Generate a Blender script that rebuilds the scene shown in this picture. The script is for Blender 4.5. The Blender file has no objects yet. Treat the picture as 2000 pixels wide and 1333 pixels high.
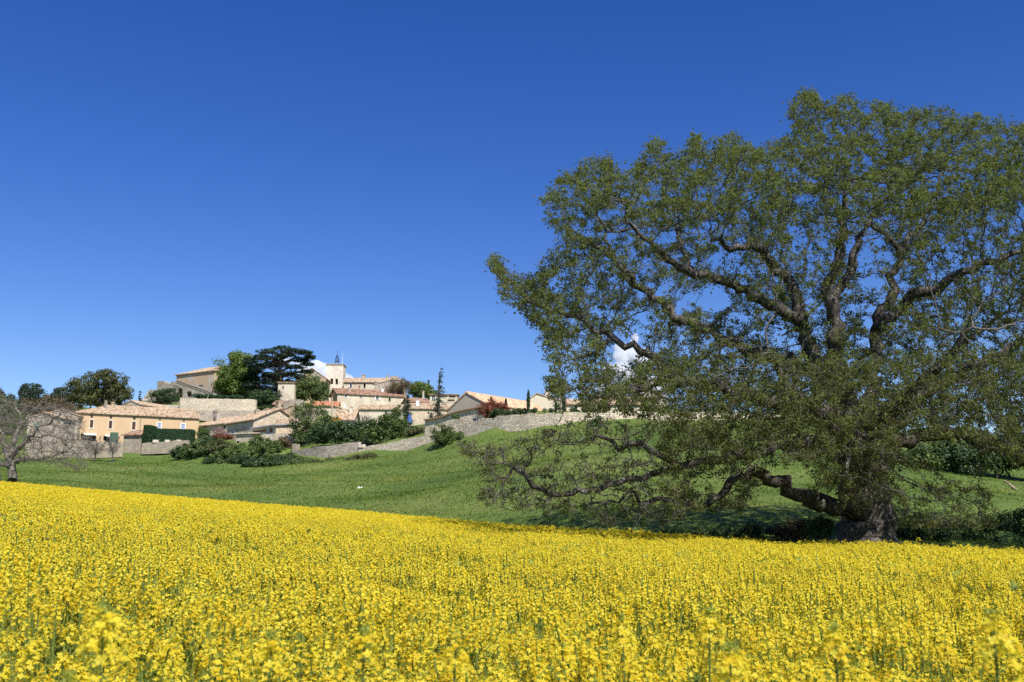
import bpy, math, random
import numpy as np
from mathutils import Vector, kdtree

C = bpy.context.scene
COL = C.collection
rng = np.random.default_rng(7)
random.seed(7)

# ------------------------------------------------------------------ camera, sky, sun, exposure
F = 1944.0                       # focal length in photo pixels (35 mm on 36 mm)
PITCH = math.atan(0.182)
cam_d = bpy.data.cameras.new('camera'); cam = bpy.data.objects.new('camera', cam_d); COL.objects.link(cam)
cam_d.sensor_width = 36; cam_d.lens = 36 * F / 2000
cam_d.clip_end = 30000; cam_d.clip_start = 0.05
cam.location = (0, 0, 0); cam.rotation_euler = (math.pi / 2 + PITCH, 0, 0)
cam_d.dof.use_dof = True; cam_d.dof.focus_distance = 30; cam_d.dof.aperture_fstop = 6.5
C.camera = cam

SUN_AZ = math.radians(154)        # clockwise from +Y (the view direction): behind the camera, to the right
SUN_EL = math.radians(49)
w = bpy.data.worlds.new("World"); C.world = w; w.use_nodes = True
nt = w.node_tree; nt.nodes.clear()
sky = nt.nodes.new('ShaderNodeTexSky'); sky.sky_type = 'NISHITA'; sky.sun_disc = False
sky.sun_elevation = SUN_EL; sky.sun_rotation = SUN_AZ
sky.air_density = 1.0; sky.dust_density = 0.15; sky.ozone_density = 3.0; sky.altitude = 400
hs = nt.nodes.new('ShaderNodeHueSaturation'); hs.inputs['Saturation'].default_value = 1.35; hs.inputs['Hue'].default_value = 0.522
bg = nt.nodes.new('ShaderNodeBackground'); bg.inputs['Strength'].default_value = 0.073
wo = nt.nodes.new('ShaderNodeOutputWorld')
nt.links.new(sky.outputs[0], hs.inputs['Color']); nt.links.new(hs.outputs[0], bg.inputs['Color']); nt.links.new(bg.outputs[0], wo.inputs[0])
sd = bpy.data.lights.new('sun', 'SUN'); sd.energy = 3.6; sd.angle = math.radians(0.53); sd.color = (1.0, 0.95, 0.87)
so = bpy.data.objects.new('sun', sd); COL.objects.link(so)
sv = Vector((math.sin(SUN_AZ) * math.cos(SUN_EL), math.cos(SUN_AZ) * math.cos(SUN_EL), math.sin(SUN_EL)))
so.rotation_euler = sv.to_track_quat('Z', 'Y').to_euler(); so.location = (30, -30, 60)
C.view_settings.view_transform = 'Standard'; C.view_settings.look = 'None'
C.view_settings.exposure = 0.85; C.view_settings.gamma = 1
C.render.engine = 'CYCLES'
C.cycles.max_bounces = 6; C.cycles.diffuse_bounces = 3; C.cycles.transmission_bounces = 3; C.cycles.transparent_max_bounces = 4
C.cycles.use_denoising = False; C.cycles.volume_bounces = 6; C.cycles.volume_step_rate = 1.0

# ------------------------------------------------------------------ geometry helpers
cp, sp = math.cos(PITCH), math.sin(PITCH)
def P(px, py, d):
    """point seen at photo pixel (px, py) at world distance y = d"""
    cx = (px - 1000) / F; cy = (666.5 - py) / F
    k = d / (cp - cy * sp)
    return np.stack(np.broadcast_arrays(cx * k, d + 0 * cx * k, (sp + cy * cp) * k), -1).astype(float)
def ratio(px, py):
    cy = (666.5 - py) / F
    return (sp + cy * cp) / (cp - cy * sp)

def mesh(name, V, faces, mat, parent=None, origin=None, tint=None, uv=None, smooth=False):
    """faces: list of (n,k) int arrays or a plain list of index tuples"""
    V = np.asarray(V, dtype=np.float32).reshape(-1, 3)
    if origin is not None: V = V - np.asarray(origin, dtype=np.float32)
    if len(faces) and not isinstance(faces[0], np.ndarray):
        by = {}
        for f in faces: by.setdefault(len(f), []).append(f)
        faces = [np.array(v) for v in by.values()]
    me = bpy.data.meshes.new(name)
    me.vertices.add(len(V)); me.vertices.foreach_set('co', V.ravel())
    loops = np.concatenate([f.ravel() for f in faces]).astype(np.int32)
    tot = np.concatenate([np.full(len(f), f.shape[1]) for f in faces]).astype(np.int32)
    st = np.concatenate([[0], np.cumsum(tot)[:-1]]).astype(np.int32)
    me.loops.add(len(loops)); me.loops.foreach_set('vertex_index', loops)
    me.polygons.add(len(tot)); me.polygons.foreach_set('loop_start', st); me.polygons.foreach_set('loop_total', tot)
    if uv is not None:
        l = me.uv_layers.new(name='UVMap'); l.data.foreach_set('uv', np.asarray(uv, dtype=np.float32)[loops].ravel())
    me.update(calc_edges=True)
    if tint is not None:
        a = me.attributes.new('tint', 'FLOAT', 'POINT'); a.data.foreach_set('value', np.asarray(tint, dtype=np.float32))
    me.polygons.foreach_set('use_smooth', np.full(len(tot), bool(smooth)))
    if mat: me.materials.append(mat)
    me.validate()
    o = bpy.data.objects.new(name, me); COL.objects.link(o)
    if parent is not None: o.parent = parent
    if origin is not None and parent is None: o.location = origin
    return o
def tag(o, label=None, cat=None, group=None, kind=None):
    if label: o['label'] = label
    if cat: o['category'] = cat
    if group: o['group'] = group
    if kind: o['kind'] = kind
    return o
def thing(name, loc, label, cat, group=None):
    o = bpy.data.objects.new(name, None); COL.objects.link(o); o.location = tuple(float(v) for v in loc)
    o.empty_display_size = 0.5
    return tag(o, label, cat, group)
class MB:
    def __init__(s): s.v = []; s.f = []; s.uv = []
    def add(s, V, Fc, uv=None):
        b = len(s.v); s.v += [tuple(float(c) for c in p) for p in V]; s.f += [tuple(b + i for i in f) for f in Fc]
        s.uv += list(uv) if uv is not None else [(0, 0)] * len(V)
    def quadbox(s, bottom, top):
        s.add(list(bottom) + list(top), [(3, 2, 1, 0), (4, 5, 6, 7), (0, 1, 5, 4), (1, 2, 6, 5), (2, 3, 7, 6), (3, 0, 4, 7)])
    def tube(s, pts, rs, k=6):
        pts = [np.array(p, float) for p in pts]; b0 = len(s.v); V = []
        for i, p in enumerate(pts):
            t = pts[min(i + 1, len(pts) - 1)] - pts[max(i - 1, 0)]; t /= np.linalg.norm(t) + 1e-9
            a = np.cross(t, (0.2, 0.9, 0.37) if abs(t[2]) > 0.5 else (0, 0, 1)); a /= np.linalg.norm(a); c = np.cross(t, a)
            for j in range(k):
                an = 2 * math.pi * j / k; V.append(p + rs[i] * (math.cos(an) * a + math.sin(an) * c))
        Fc = []
        for i in range(len(pts) - 1):
            for j in range(k):
                j2 = (j + 1) % k; Fc.append((i * k + j, i * k + j2, (i + 1) * k + j2, (i + 1) * k + j))
        Fc.append(tuple(range(k))[::-1]); Fc.append(tuple((len(pts) - 1) * k + j for j in range(k)))
        s.add(V, Fc)
    def build(s, name, mat, parent=None, origin=None, smooth=False):
        return mesh(name, s.v, s.f, mat, parent, origin, uv=s.uv, smooth=smooth)

# ------------------------------------------------------------------ materials
def newmat(name):
    m = bpy.data.materials.new(name); m.use_nodes = True; t = m.node_tree
    b = t.nodes['Principled BSDF']; b.inputs['Roughness'].default_value = 0.9; b.inputs['Specular IOR Level'].default_value = 0.2
    return m, t, b
def ramp(t, fac, cols):
    r = t.nodes.new('ShaderNodeValToRGB'); e = r.color_ramp.elements
    while len(e) < len(cols): e.new(0.5)
    for i, (p_, c_) in enumerate(cols): e[i].position = p_; e[i].color = (*c_, 1)
    t.links.new(fac, r.inputs[0]); return r.outputs[0]
def noise(t, scale, coord=None, detail=4, rough=0.6):
    n = t.nodes.new('ShaderNodeTexNoise'); n.inputs['Scale'].default_value = scale; n.inputs['Detail'].default_value = detail; n.inputs['Roughness'].default_value = rough
    if coord is not None: t.links.new(coord, n.inputs['Vector'])
    return n.outputs[0]
def mixc(t, fac, a, b, mode='MIX'):
    m = t.nodes.new('ShaderNodeMix'); m.data_type = 'RGBA'; m.blend_type = mode
    for sock, v in ((m.inputs[0], fac), (m.inputs[6], a), (m.inputs[7], b)):
        if isinstance(v, (int, float)): sock.default_value = v
        elif isinstance(v, tuple): sock.default_value = (*v, 1)
        else: t.links.new(v, sock)
    return m.outputs[2]
def objco(t, sc=(1, 1, 1)):
    g = t.nodes.new('ShaderNodeNewGeometry'); mp = t.nodes.new('ShaderNodeMapping'); mp.inputs['Scale'].default_value = sc
    t.links.new(g.outputs['Position'], mp.inputs[0]); return mp.outputs[0]
def bump(t, b, h, strength=0.5, dist=0.05):
    n = t.nodes.new('ShaderNodeBump'); n.inputs['Strength'].default_value = strength; n.inputs['Distance'].default_value = dist
    t.links.new(h, n.inputs['Height']); t.links.new(n.outputs[0], b.inputs['Normal'])

def stone_mat(name, cols, cell=(2.6, 2.6, 5.5), mortar=(0.33, 0.28, 0.21), stain=0.25, joint=0.07):
    m, t, b = newmat(name); co = objco(t, cell)
    wv = t.nodes.new('ShaderNodeVectorMath'); wv.operation = 'ADD'
    nn = t.nodes.new('ShaderNodeTexNoise'); nn.inputs['Scale'].default_value = 0.9; t.links.new(co, nn.inputs['Vector'])
    t.links.new(co, wv.inputs[0]); t.links.new(nn.outputs[1], wv.inputs[1])
    v = t.nodes.new('ShaderNodeTexVoronoi'); t.links.new(wv.outputs[0], v.inputs['Vector'])
    e = t.nodes.new('ShaderNodeTexVoronoi'); e.feature = 'DISTANCE_TO_EDGE'; t.links.new(wv.outputs[0], e.inputs['Vector'])
    sx = t.nodes.new('ShaderNodeSeparateColor'); t.links.new(v.outputs['Color'], sx.inputs[0])
    c = ramp(t, sx.outputs[0], cols)
    j = t.nodes.new('ShaderNodeMapRange'); j.inputs[1].default_value = 0.0; j.inputs[2].default_value = joint
    t.links.new(e.outputs['Distance'], j.inputs[0])
    c = mixc(t, j.outputs[0], mortar, c)
    big = ramp(t, noise(t, 0.55, objco(t)), [(0.3, (1 - stain,) * 3), (0.68, (1.08, 1.05, 1.0))])
    fine = ramp(t, noise(t, 3.0, objco(t)), [(0.3, (0.78, 0.77, 0.76)), (0.7, (1.12, 1.1, 1.06))])
    c = mixc(t, 1.0, c, big, 'MULTIPLY'); c = mixc(t, 1.0, c, fine, 'MULTIPLY')
    t.links.new(c, b.inputs['Base Color']); bump(t, b, j.outputs[0], 0.7, 0.06)
    return m
def course_mat(name, c1, c2, mortar, bw=.42, rh=.17, ms=.018, stain=.25):
    m, t, b = newmat(name); co = objco(t); sp_ = t.nodes.new('ShaderNodeSeparateXYZ'); t.links.new(co, sp_.inputs[0])
    a = t.nodes.new('ShaderNodeMath'); a.operation = 'MULTIPLY_ADD'; a.inputs[1].default_value = .45; t.links.new(sp_.outputs[1], a.inputs[0]); t.links.new(sp_.outputs[0], a.inputs[2])
    cb = t.nodes.new('ShaderNodeCombineXYZ'); t.links.new(a.outputs[0], cb.inputs[0]); t.links.new(sp_.outputs[2], cb.inputs[1])
    nn = t.nodes.new('ShaderNodeTexNoise'); nn.inputs['Scale'].default_value = 1.6; t.links.new(co, nn.inputs['Vector'])
    sc = t.nodes.new('ShaderNodeVectorMath'); sc.operation = 'SCALE'; sc.inputs['Scale'].default_value = .22; t.links.new(nn.outputs[1], sc.inputs[0])
    ad = t.nodes.new('ShaderNodeVectorMath'); ad.operation = 'ADD'; t.links.new(cb.outputs[0], ad.inputs[0]); t.links.new(sc.outputs[0], ad.inputs[1])
    k = t.nodes.new('ShaderNodeTexBrick'); k.inputs['Scale'].default_value = 1; k.inputs['Brick Width'].default_value = bw; k.inputs['Row Height'].default_value = rh; k.inputs['Mortar Size'].default_value = ms; k.inputs['Mortar Smooth'].default_value = .4
    k.inputs['Color1'].default_value = (*c1, 1); k.inputs['Color2'].default_value = (*c2, 1); k.inputs['Mortar'].default_value = (*mortar, 1); k.offset = .45; k.squash = .7; k.squash_frequency = 3; t.links.new(ad.outputs[0], k.inputs['Vector'])
    c = k.outputs['Color']
    for sc_, lo, hi in ((.5, 1 - stain, 1.1), (4.0, .75, 1.2), (.14, .88, 1.08)):
        c = mixc(t, 1.0, c, ramp(t, noise(t, sc_, objco(t, (1, 1, 1.6)), 5, .7), [(.32, (lo, lo * .99, lo * .97)), (.68, (hi, hi * .98, hi * .95))]), 'MULTIPLY')
    t.links.new(c, b.inputs['Base Color']); bump(t, b, k.outputs['Fac'], -.6, .04); return m
def plaster_mat(name, c0, c1, patch=None):
    m, t, b = newmat(name)
    c = ramp(t, noise(t, 0.7, objco(t, (1, 1, 0.6)), 6, 0.65), [(0.3, c0), (0.7, c1)])
    if patch:
        pf = ramp(t, noise(t, 0.32, objco(t), 3), [(0.5, (0, 0, 0)), (0.54, (1, 1, 1))])
        c = mixc(t, pf, c, patch)
    f = ramp(t, noise(t, 8, objco(t)), [(0.3, (0.88,) * 3), (0.7, (1.06,) * 3)])
    c = mixc(t, 1.0, c, f, 'MULTIPLY')
    t.links.new(c, b.inputs['Base Color']); bump(t, b, noise(t, 12, objco(t)), 0.3, 0.02); return m
def tile_mat(name, cols):
    m, t, b = newmat(name); uv = t.nodes.new('ShaderNodeUVMap')
    sn = t.nodes.new('ShaderNodeVectorMath'); sn.operation = 'SNAP'; sn.inputs[1].default_value = (0.24, 0.38, 1)
    t.links.new(uv.outputs[0], sn.inputs[0])
    wn = t.nodes.new('ShaderNodeTexWhiteNoise'); t.links.new(sn.outputs[0], wn.inputs[0])
    n2 = noise(t, 0.9, objco(t)); ma = t.nodes.new('ShaderNodeMath'); ma.operation = 'MULTIPLY_ADD'
    t.links.new(wn.outputs[0], ma.inputs[0]); ma.inputs[1].default_value = 0.75
    m2 = t.nodes.new('ShaderNodeMath'); m2.operation = 'MULTIPLY'; m2.inputs[1].default_value = 0.35; t.links.new(n2, m2.inputs[0]); t.links.new(m2.outputs[0], ma.inputs[2])
    c = ramp(t, ma.outputs[0], cols)
    t.links.new(c, b.inputs['Base Color'])
    wv = t.nodes.new('ShaderNodeTexWave'); wv.bands_direction = 'Y'; wv.inputs['Scale'].default_value = 0.83; wv.wave_profile = 'SAW'
    t.links.new(uv.outputs[0], wv.inputs[0]); bump(t, b, wv.outputs[1], 0.5, 0.05); return m
def flat_mat(name, c, rough=0.8, var=0.12, metal=0):
    m, t, b = newmat(name); n = noise(t, 6, objco(t))
    c2 = ramp(t, n, [(0.3, tuple(x * (1 - var) for x in c)), (0.7, tuple(min(1, x * (1 + var)) for x in c))])
    t.links.new(c2, b.inputs['Base Color']); b.inputs['Roughness'].default_value = rough; b.inputs['Metallic'].default_value = metal; return m
def leaf_mat(name, cols, trans=0.3, gloss=0.12):
    m = bpy.data.materials.new(name); m.use_nodes = True; t = m.node_tree; t.nodes.clear()
    a = t.nodes.new('ShaderNodeAttribute'); a.attribute_name = 'tint'
    c = ramp(t, a.outputs['Fac'], cols)
    d = t.nodes.new('ShaderNodeBsdfDiffuse'); tr = t.nodes.new('ShaderNodeBsdfTranslucent'); gl = t.nodes.new('ShaderNodeBsdfGlossy')
    gl.inputs['Roughness'].default_value = 0.5; gl.inputs['Color'].default_value = (0.7, 0.75, 0.7, 1)
    t.links.new(c, d.inputs[0]); t.links.new(mixc(t, 1.0, c, (1.25, 1.2, 0.6), 'MULTIPLY'), tr.inputs[0])
    m1 = t.nodes.new('ShaderNodeMixShader'); m1.inputs[0].default_value = trans
    t.links.new(d.outputs[0], m1.inputs[1]); t.links.new(tr.outputs[0], m1.inputs[2])
    m2 = t.nodes.new('ShaderNodeMixShader'); m2.inputs[0].default_value = gloss * 0.3
    t.links.new(m1.outputs[0], m2.inputs[1]); t.links.new(gl.outputs[0], m2.inputs[2])
    o = t.nodes.new('ShaderNodeOutputMaterial'); t.links.new(m2.outputs[0], o.inputs[0]); return m
def bark_mat(name, c0, c1, c2, sc=1.0):
    m, t, b = newmat(name)
    n = noise(t, 8 * sc, objco(t, (1, 1, 0.5)), 8, 0.75)
    c = ramp(t, n, [(0.36, c0), (0.5, c1), (0.64, c2)])
    li = ramp(t, noise(t, 9 * sc, objco(t), 4, 0.7), [(0.56, (0, 0, 0)), (0.68, (1, 1, 1))])
    c = mixc(t, li, c, (0.30, 0.30, 0.27))
    t.links.new(c, b.inputs['Base Color']); bump(t, b, n, 0.9, 0.06); return m

M = {}
M['stone'] = stone_mat('pale_rubble_stone', [(0.0, (0.34, 0.28, 0.21)), (0.4, (0.50, 0.44, 0.34)), (0.75, (0.62, 0.56, 0.46)), (1.0, (0.42, 0.38, 0.33))])
M['stone_grey'] = course_mat('grey_rubble_stone', (0.42, 0.375, 0.31), (0.68, 0.62, 0.54), (0.28, 0.245, 0.20), .34, .18, .02, .24)
M['stone_dry'] = course_mat('dry_stone', (0.62, 0.54, 0.42), (0.88, 0.81, 0.68), (0.26, 0.22, 0.16), .40, .19, .022, .2)
M['stone_house'] = course_mat('pointed_stone', (0.52, 0.44, 0.33), (0.70, 0.62, 0.49), (0.50, 0.43, 0.32), .5, .24, .02, .2)
M['stone_tower'] = course_mat('tower_stone', (0.70, 0.65, 0.56), (0.84, 0.80, 0.72), (0.62, 0.57, 0.48), .6, .3, .02, .16)
M['plaster_yellow'] = plaster_mat('ochre_plaster', (0.57, 0.40, 0.235), (0.63, 0.455, 0.27))
M['plaster_beige'] = plaster_mat('beige_plaster', (0.40, 0.31, 0.21), (0.48, 0.38, 0.26))
M['plaster_cream'] = plaster_mat('cream_plaster', (0.60, 0.52, 0.39), (0.68, 0.60, 0.47), (0.54, 0.46, 0.35))
M['plaster_grey'] = plaster_mat('grey_plaster', (0.40, 0.36, 0.28), (0.46, 0.41, 0.32))
M['plaster_patch'] = plaster_mat('patched_render', (0.50, 0.36, 0.23), (0.56, 0.42, 0.27), (0.50, 0.45, 0.36))
M['tile'] = tile_mat('old_clay_tile', [(0.1, (0.19, 0.125, 0.075)), (0.4, (0.36, 0.25, 0.155)), (0.65, (0.47, 0.35, 0.23)), (0.95, (0.57, 0.48, 0.36))])
M['tile_dark'] = tile_mat('weathered_clay_tile', [(0.1, (0.11, 0.065, 0.045)), (0.45, (0.27, 0.155, 0.10)), (0.95, (0.46, 0.31, 0.22))])
M['tile_new'] = tile_mat('new_orange_tile', [(0.1, (0.36, 0.20, 0.11)), (0.4, (0.54, 0.32, 0.18)), (0.7, (0.66, 0.43, 0.26)), (0.95, (0.70, 0.57, 0.42))])
M['tile_red'] = tile_mat('red_tile', [(0.1, (0.30, 0.10, 0.05)), (0.5, (0.46, 0.19, 0.10)), (0.95, (0.54, 0.29, 0.18))])
M['white'] = flat_mat('white_paint', (0.76, 0.75, 0.71), 0.6, 0.05)
M['cream_trim'] = flat_mat('cream_trim', (0.62, 0.56, 0.44), 0.8, 0.08)
M['brown'] = flat_mat('brown_shutter', (0.11, 0.05, 0.035), 0.6)
M['grey_wood'] = flat_mat('grey_wood', (0.26, 0.23, 0.19), 0.8)
M['blue_shutter'] = flat_mat('pale_blue_shutter', (0.38, 0.44, 0.56), 0.6)
M['teal'] = flat_mat('teal_shutter', (0.17, 0.30, 0.27), 0.6)
M['green_paint'] = flat_mat('green_paint', (0.06, 0.13, 0.085), 0.6)
M['dark'] = flat_mat('dark_interior', (0.02, 0.017, 0.015), 0.9)
M['iron'] = flat_mat('black_iron', (0.03, 0.035, 0.04), 0.5, 0.1, 0.5)
M['metal'] = flat_mat('zinc_sheet', (0.42, 0.43, 0.44), 0.45, 0.1, 0.3)
M['wood'] = flat_mat('plank_wood', (0.24, 0.13, 0.075), 0.8, 0.3)
M['orange'] = flat_mat('orange_cloth', (0.75, 0.27, 0.05), 0.8)
M['bluecloth'] = flat_mat('blue_cloth', (0.06, 0.12, 0.33), 0.8)
M['cornice'] = flat_mat('cornice_plaster', (0.33, 0.27, 0.19), 0.9, 0.2)
M['bronze'] = flat_mat('bronze', (0.12, 0.08, 0.04), 0.4, 0.2, 0.8)
g_, t_, b_ = newmat('window_glass'); b_.inputs['Base Color'].default_value = (0.03, 0.04, 0.05, 1); b_.inputs['Roughness'].default_value = 0.08; b_.inputs['Specular IOR Level'].default_value = 0.6
M['glass'] = g_
M['bark_oak'] = bark_mat('oak_bark', (0.022, 0.019, 0.016), (0.062, 0.053, 0.044), (0.14, 0.125, 0.108))
M['twig_oak'] = bark_mat('oak_twig_bark', (0.05, 0.043, 0.036), (0.11, 0.095, 0.08), (0.22, 0.21, 0.19), 2)
M['bark_trunk_lit'] = bark_mat('oak_trunk_bark_lit', (0.05, 0.041, 0.034), (0.125, 0.105, 0.088), (0.22, 0.195, 0.17)); M['bark_pale'] = bark_mat('pale_grey_bark', (0.10, 0.085, 0.07), (0.20, 0.17, 0.14), (0.34, 0.31, 0.27))  # oak trunk: paler copy of the limb bark, sunlight put into its colour
M['bark'] = bark_mat('brown_bark', (0.04, 0.03, 0.022), (0.10, 0.08, 0.06), (0.18, 0.15, 0.12))
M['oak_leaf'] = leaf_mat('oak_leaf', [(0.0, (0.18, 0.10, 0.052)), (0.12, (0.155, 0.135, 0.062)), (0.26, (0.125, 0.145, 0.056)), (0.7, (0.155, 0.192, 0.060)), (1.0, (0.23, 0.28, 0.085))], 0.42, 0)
M['leaf_bright'] = leaf_mat('spring_leaf', [(0.0, (0.07, 0.11, 0.015)), (0.6, (0.12, 0.18, 0.025)), (1.0, (0.19, 0.25, 0.045))], 0.35)
M['leaf_mid'] = leaf_mat('mid_leaf', [(0.0, (0.05, 0.08, 0.02)), (0.5, (0.085, 0.13, 0.03)), (1.0, (0.15, 0.20, 0.05))])
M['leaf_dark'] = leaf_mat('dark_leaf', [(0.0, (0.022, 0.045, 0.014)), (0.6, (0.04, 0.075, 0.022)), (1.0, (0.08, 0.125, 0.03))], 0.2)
M['leaf_olive'] = leaf_mat('olive_leaf', [(0.0, (0.06, 0.06, 0.02)), (0.5, (0.09, 0.10, 0.03)), (1.0, (0.13, 0.15, 0.045))])
M['conifer'] = leaf_mat('conifer_needles', [(0.0, (0.016, 0.03, 0.018)), (0.6, (0.03, 0.054, 0.03)), (1.0, (0.06, 0.09, 0.045))], 0.12)
M['leaf_red'] = leaf_mat('red_leaf', [(0.0, (0.05, 0.08, 0.02)), (0.35, (0.16, 0.05, 0.025)), (0.8, (0.28, 0.07, 0.04)), (1.0, (0.34, 0.13, 0.06))], 0.3)
M['leaf_pink'] = leaf_mat('pink_blossom', [(0.0, (0.20, 0.10, 0.10)), (1.0, (0.50, 0.33, 0.33))], 0.3)
M['leaf_brown'] = leaf_mat('brown_brush', [(0.0, (0.08, 0.055, 0.03)), (0.6, (0.14, 0.10, 0.055)), (1.0, (0.15, 0.15, 0.05))], 0.2)
M['hedge'] = leaf_mat('hedge_leaf', [(0.0, (0.018, 0.05, 0.02)), (0.6, (0.03, 0.075, 0.028)), (1.0, (0.05, 0.10, 0.035))], 0.1)

# ------------------------------------------------------------------ terrain tables
EPX = np.array([-900, -400, 0, 200, 400, 600, 800, 1000, 1200, 1400, 1600, 1800, 2000, 2400, 3000], float)
EPY = np.array([900, 915, 938, 955, 972, 989, 1006, 1021, 1034, 1046, 1054, 1061, 1066, 1072, 1080], float) 
EDD = np.array([110, 100, 92, 87, 79, 71, 62, 54, 47, 41, 37, 34, 32, 30, 28], float)
TH = np.radians(np.arange(-75, 75.01, 0.2))
RR = np.geomspace(0.8, 3000, 620)
def th_of(px): return np.arctan((np.asarray(px, float) - 1000) / F)
eP = P(EPX, EPY, EDD)
E_r = np.interp(TH, th_of(EPX), np.hypot(eP[:, 0], eP[:, 1])); E_z = np.interp(TH, th_of(EPX), eP[:, 2] )
def smooth1(a, s):
    k = np.exp(-0.5 * (np.arange(-4 * s, 4 * s + 1) / s) ** 2); k /= k.sum()
    return np.convolve(np.pad(a, 4 * s, mode='edge'), k, mode='valid')
E_r = smooth1(E_r, 8); E_z = smooth1(E_z, 6)
COLS = {
 -500: [(112, 950), (150, 905), (190, 860), (300, 820), (500, 800)],
 0: [(97, 958), (102, 950), (120, 930), (150, 905), (168, 882), (190, 850), (230, 815), (300, 795), (500, 790)],
 200: [(92, 975), (110, 950), (140, 915), (156, 895), (162, 882), (172, 866), (200, 840), (235, 805), (400, 795)],
 350: [(84, 990), (100, 962), (130, 925), (150, 902), (160, 882), (172, 864), (190, 838), (212, 800), (222, 780), (300, 776)],
 500: [(78, 1000), (92, 968), (120, 938), (138, 912), (146, 893), (149, 872), (153, 862), (160, 858), (180, 845), (215, 800), (226, 783), (300, 784)],
 575: [(74, 1006), (88, 970), (112, 942), (134, 912), (143, 907), (148.5, 893), (150.5, 866), (158, 858), (175, 838), (200, 815), (226, 786), (300, 788)],
 650: [(70, 1012), (82, 976), (105, 945), (125, 921), (137, 905), (142, 897), (147, 870), (170, 854), (195, 838), (206, 815), (235, 793), (300, 795)],
 800: [(63, 1025), (72, 987), (95, 942), (118, 903), (131, 883), (135, 880), (139, 853), (155, 845), (190, 833), (205, 814), (235, 794), (300, 793)],
 900: [(58, 1035), (65, 997), (85, 940), (103, 897), (116, 870), (120, 862), (124, 835), (140, 824), (180, 815), (240, 802)],
 1000: [(54, 1045), (60, 1010), (75, 952), (93, 900), (110, 863), (115, 853), (117, 816), (130, 809), (170, 806), (300, 808)],
 1100: [(50, 1052), (55, 1022), (68, 975), (85, 915), (103, 862), (111, 843), (113, 810), (125, 806), (200, 806)],
 1200: [(46, 1062), (52, 1030), (64, 985), (80, 925), (99, 853), (111, 819), (113, 808), (200, 808)],
 1400: [(43, 1066), (48, 1045), (60, 990), (75, 922), (94, 852), (109, 818), (112, 808), (200, 810)],
 1600: [(40, 1075), (45, 1056), (56, 1000), (70, 930), (90, 855), (108, 818), (112, 810), (200, 812)],
 1800: [(38, 1080), (44, 1062), (53, 1022), (63, 968), (74, 930), (86, 905), (100, 880), (130, 862), (220, 850)],
 2000: [(36, 1090), (44, 1066), (54, 1030), (64, 985), (75, 950), (86, 925), (100, 905), (200, 880)],
 2600: [(34, 1100), (44, 1075), (64, 1000), (86, 950), (200, 905)],
}
ck = sorted(COLS); cth = th_of(ck); HC = []
for k in ck:
    q = np.array(COLS[k], float); p3 = P(np.full(len(q), float(k)), q[:, 1], q[:, 0]); r_ = np.hypot(p3[:, 0], p3[:, 1])
    HC.append(np.interp(RR, r_, p3[:, 2]))
HC = np.array(HC)
H = np.array([np.interp(TH, cth, HC[:, j]) for j in range(len(RR))]).T      # [th, r]
H = np.array([smooth1(H[:, j], 6) for j in range(len(RR))]).T
def field_top(th, r):
    re = np.interp(th, TH, E_r); ze = np.interp(th, TH, E_z); t = np.clip(r / re, 0, 1.2)
    z = -0.62 * (1 - t) + ze * t
    return z + 0.05 * np.sin(r * 0.55 + th * 9) * np.clip(t * 3, 0, 1) * (1 - t).clip(0, 1) + 0.04 * np.sin(th * 37 + r * 0.21) * (t * 4).clip(0, 1) - 0.12
RAPE_H = 1.3
th2, r2 = np.meshgrid(TH, RR, indexing='ij')
zf = field_top(th2, r2) - RAPE_H; re2 = E_r[:, None]
tb = np.clip((r2 - re2 - 0.5) / 4.0, 0, 1)
HG = np.where(r2 < re2 + 0.5, zf, (field_top(th2, re2 + 0 * r2) - RAPE_H) * (1 - tb) + H * tb)
x2 = np.sin(th2) * r2; y2 = np.cos(th2) * r2
wob = (0.45 * np.sin(x2 * .11 + 2.1 * np.sin(y2 * .05)) * np.sin(y2 * .14 + .9 * np.sin(x2 * .08)) * np.clip((130 - r2) / 30, 0, 1) + 0.18 * np.sin(x2 * 0.23 + 1.3 * np.sin(y2 * 0.11)) + 0.12 * np.sin(y2 * 0.37 + x2 * 0.13) + 0.05 * np.sin(x2 * 1.1 + y2 * 0.9)) * np.clip((r2 - re2 - 3) / 15, 0, 1)
HG = HG + wob
HG = np.where(r2 > 400, HG * np.clip(1 - (r2 - 400) / 2600, 0, 1) - 3 * np.clip((r2 - 400) / 2600, 0, 1), HG)
def ground(x, y):
    x = np.asarray(x, float); y = np.asarray(y, float)
    th = np.clip(np.arctan2(x, y), TH[0], TH[-1]); r = np.clip(np.hypot(x, y), RR[0], RR[-1])
    i = (th - TH[0]) / (TH[1] - TH[0]); j = np.log(r / RR[0]) / np.log(RR[1] / RR[0])
    i0 = np.clip(i.astype(int), 0, len(TH) - 2); j0 = np.clip(j.astype(int), 0, len(RR) - 2); fi = i - i0; fj = j - j0
    return (HG[i0, j0] * (1 - fi) * (1 - fj) + HG[i0 + 1, j0] * fi * (1 - fj) + HG[i0, j0 + 1] * (1 - fi) * fj + HG[i0 + 1, j0 + 1] * fi * fj)

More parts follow.
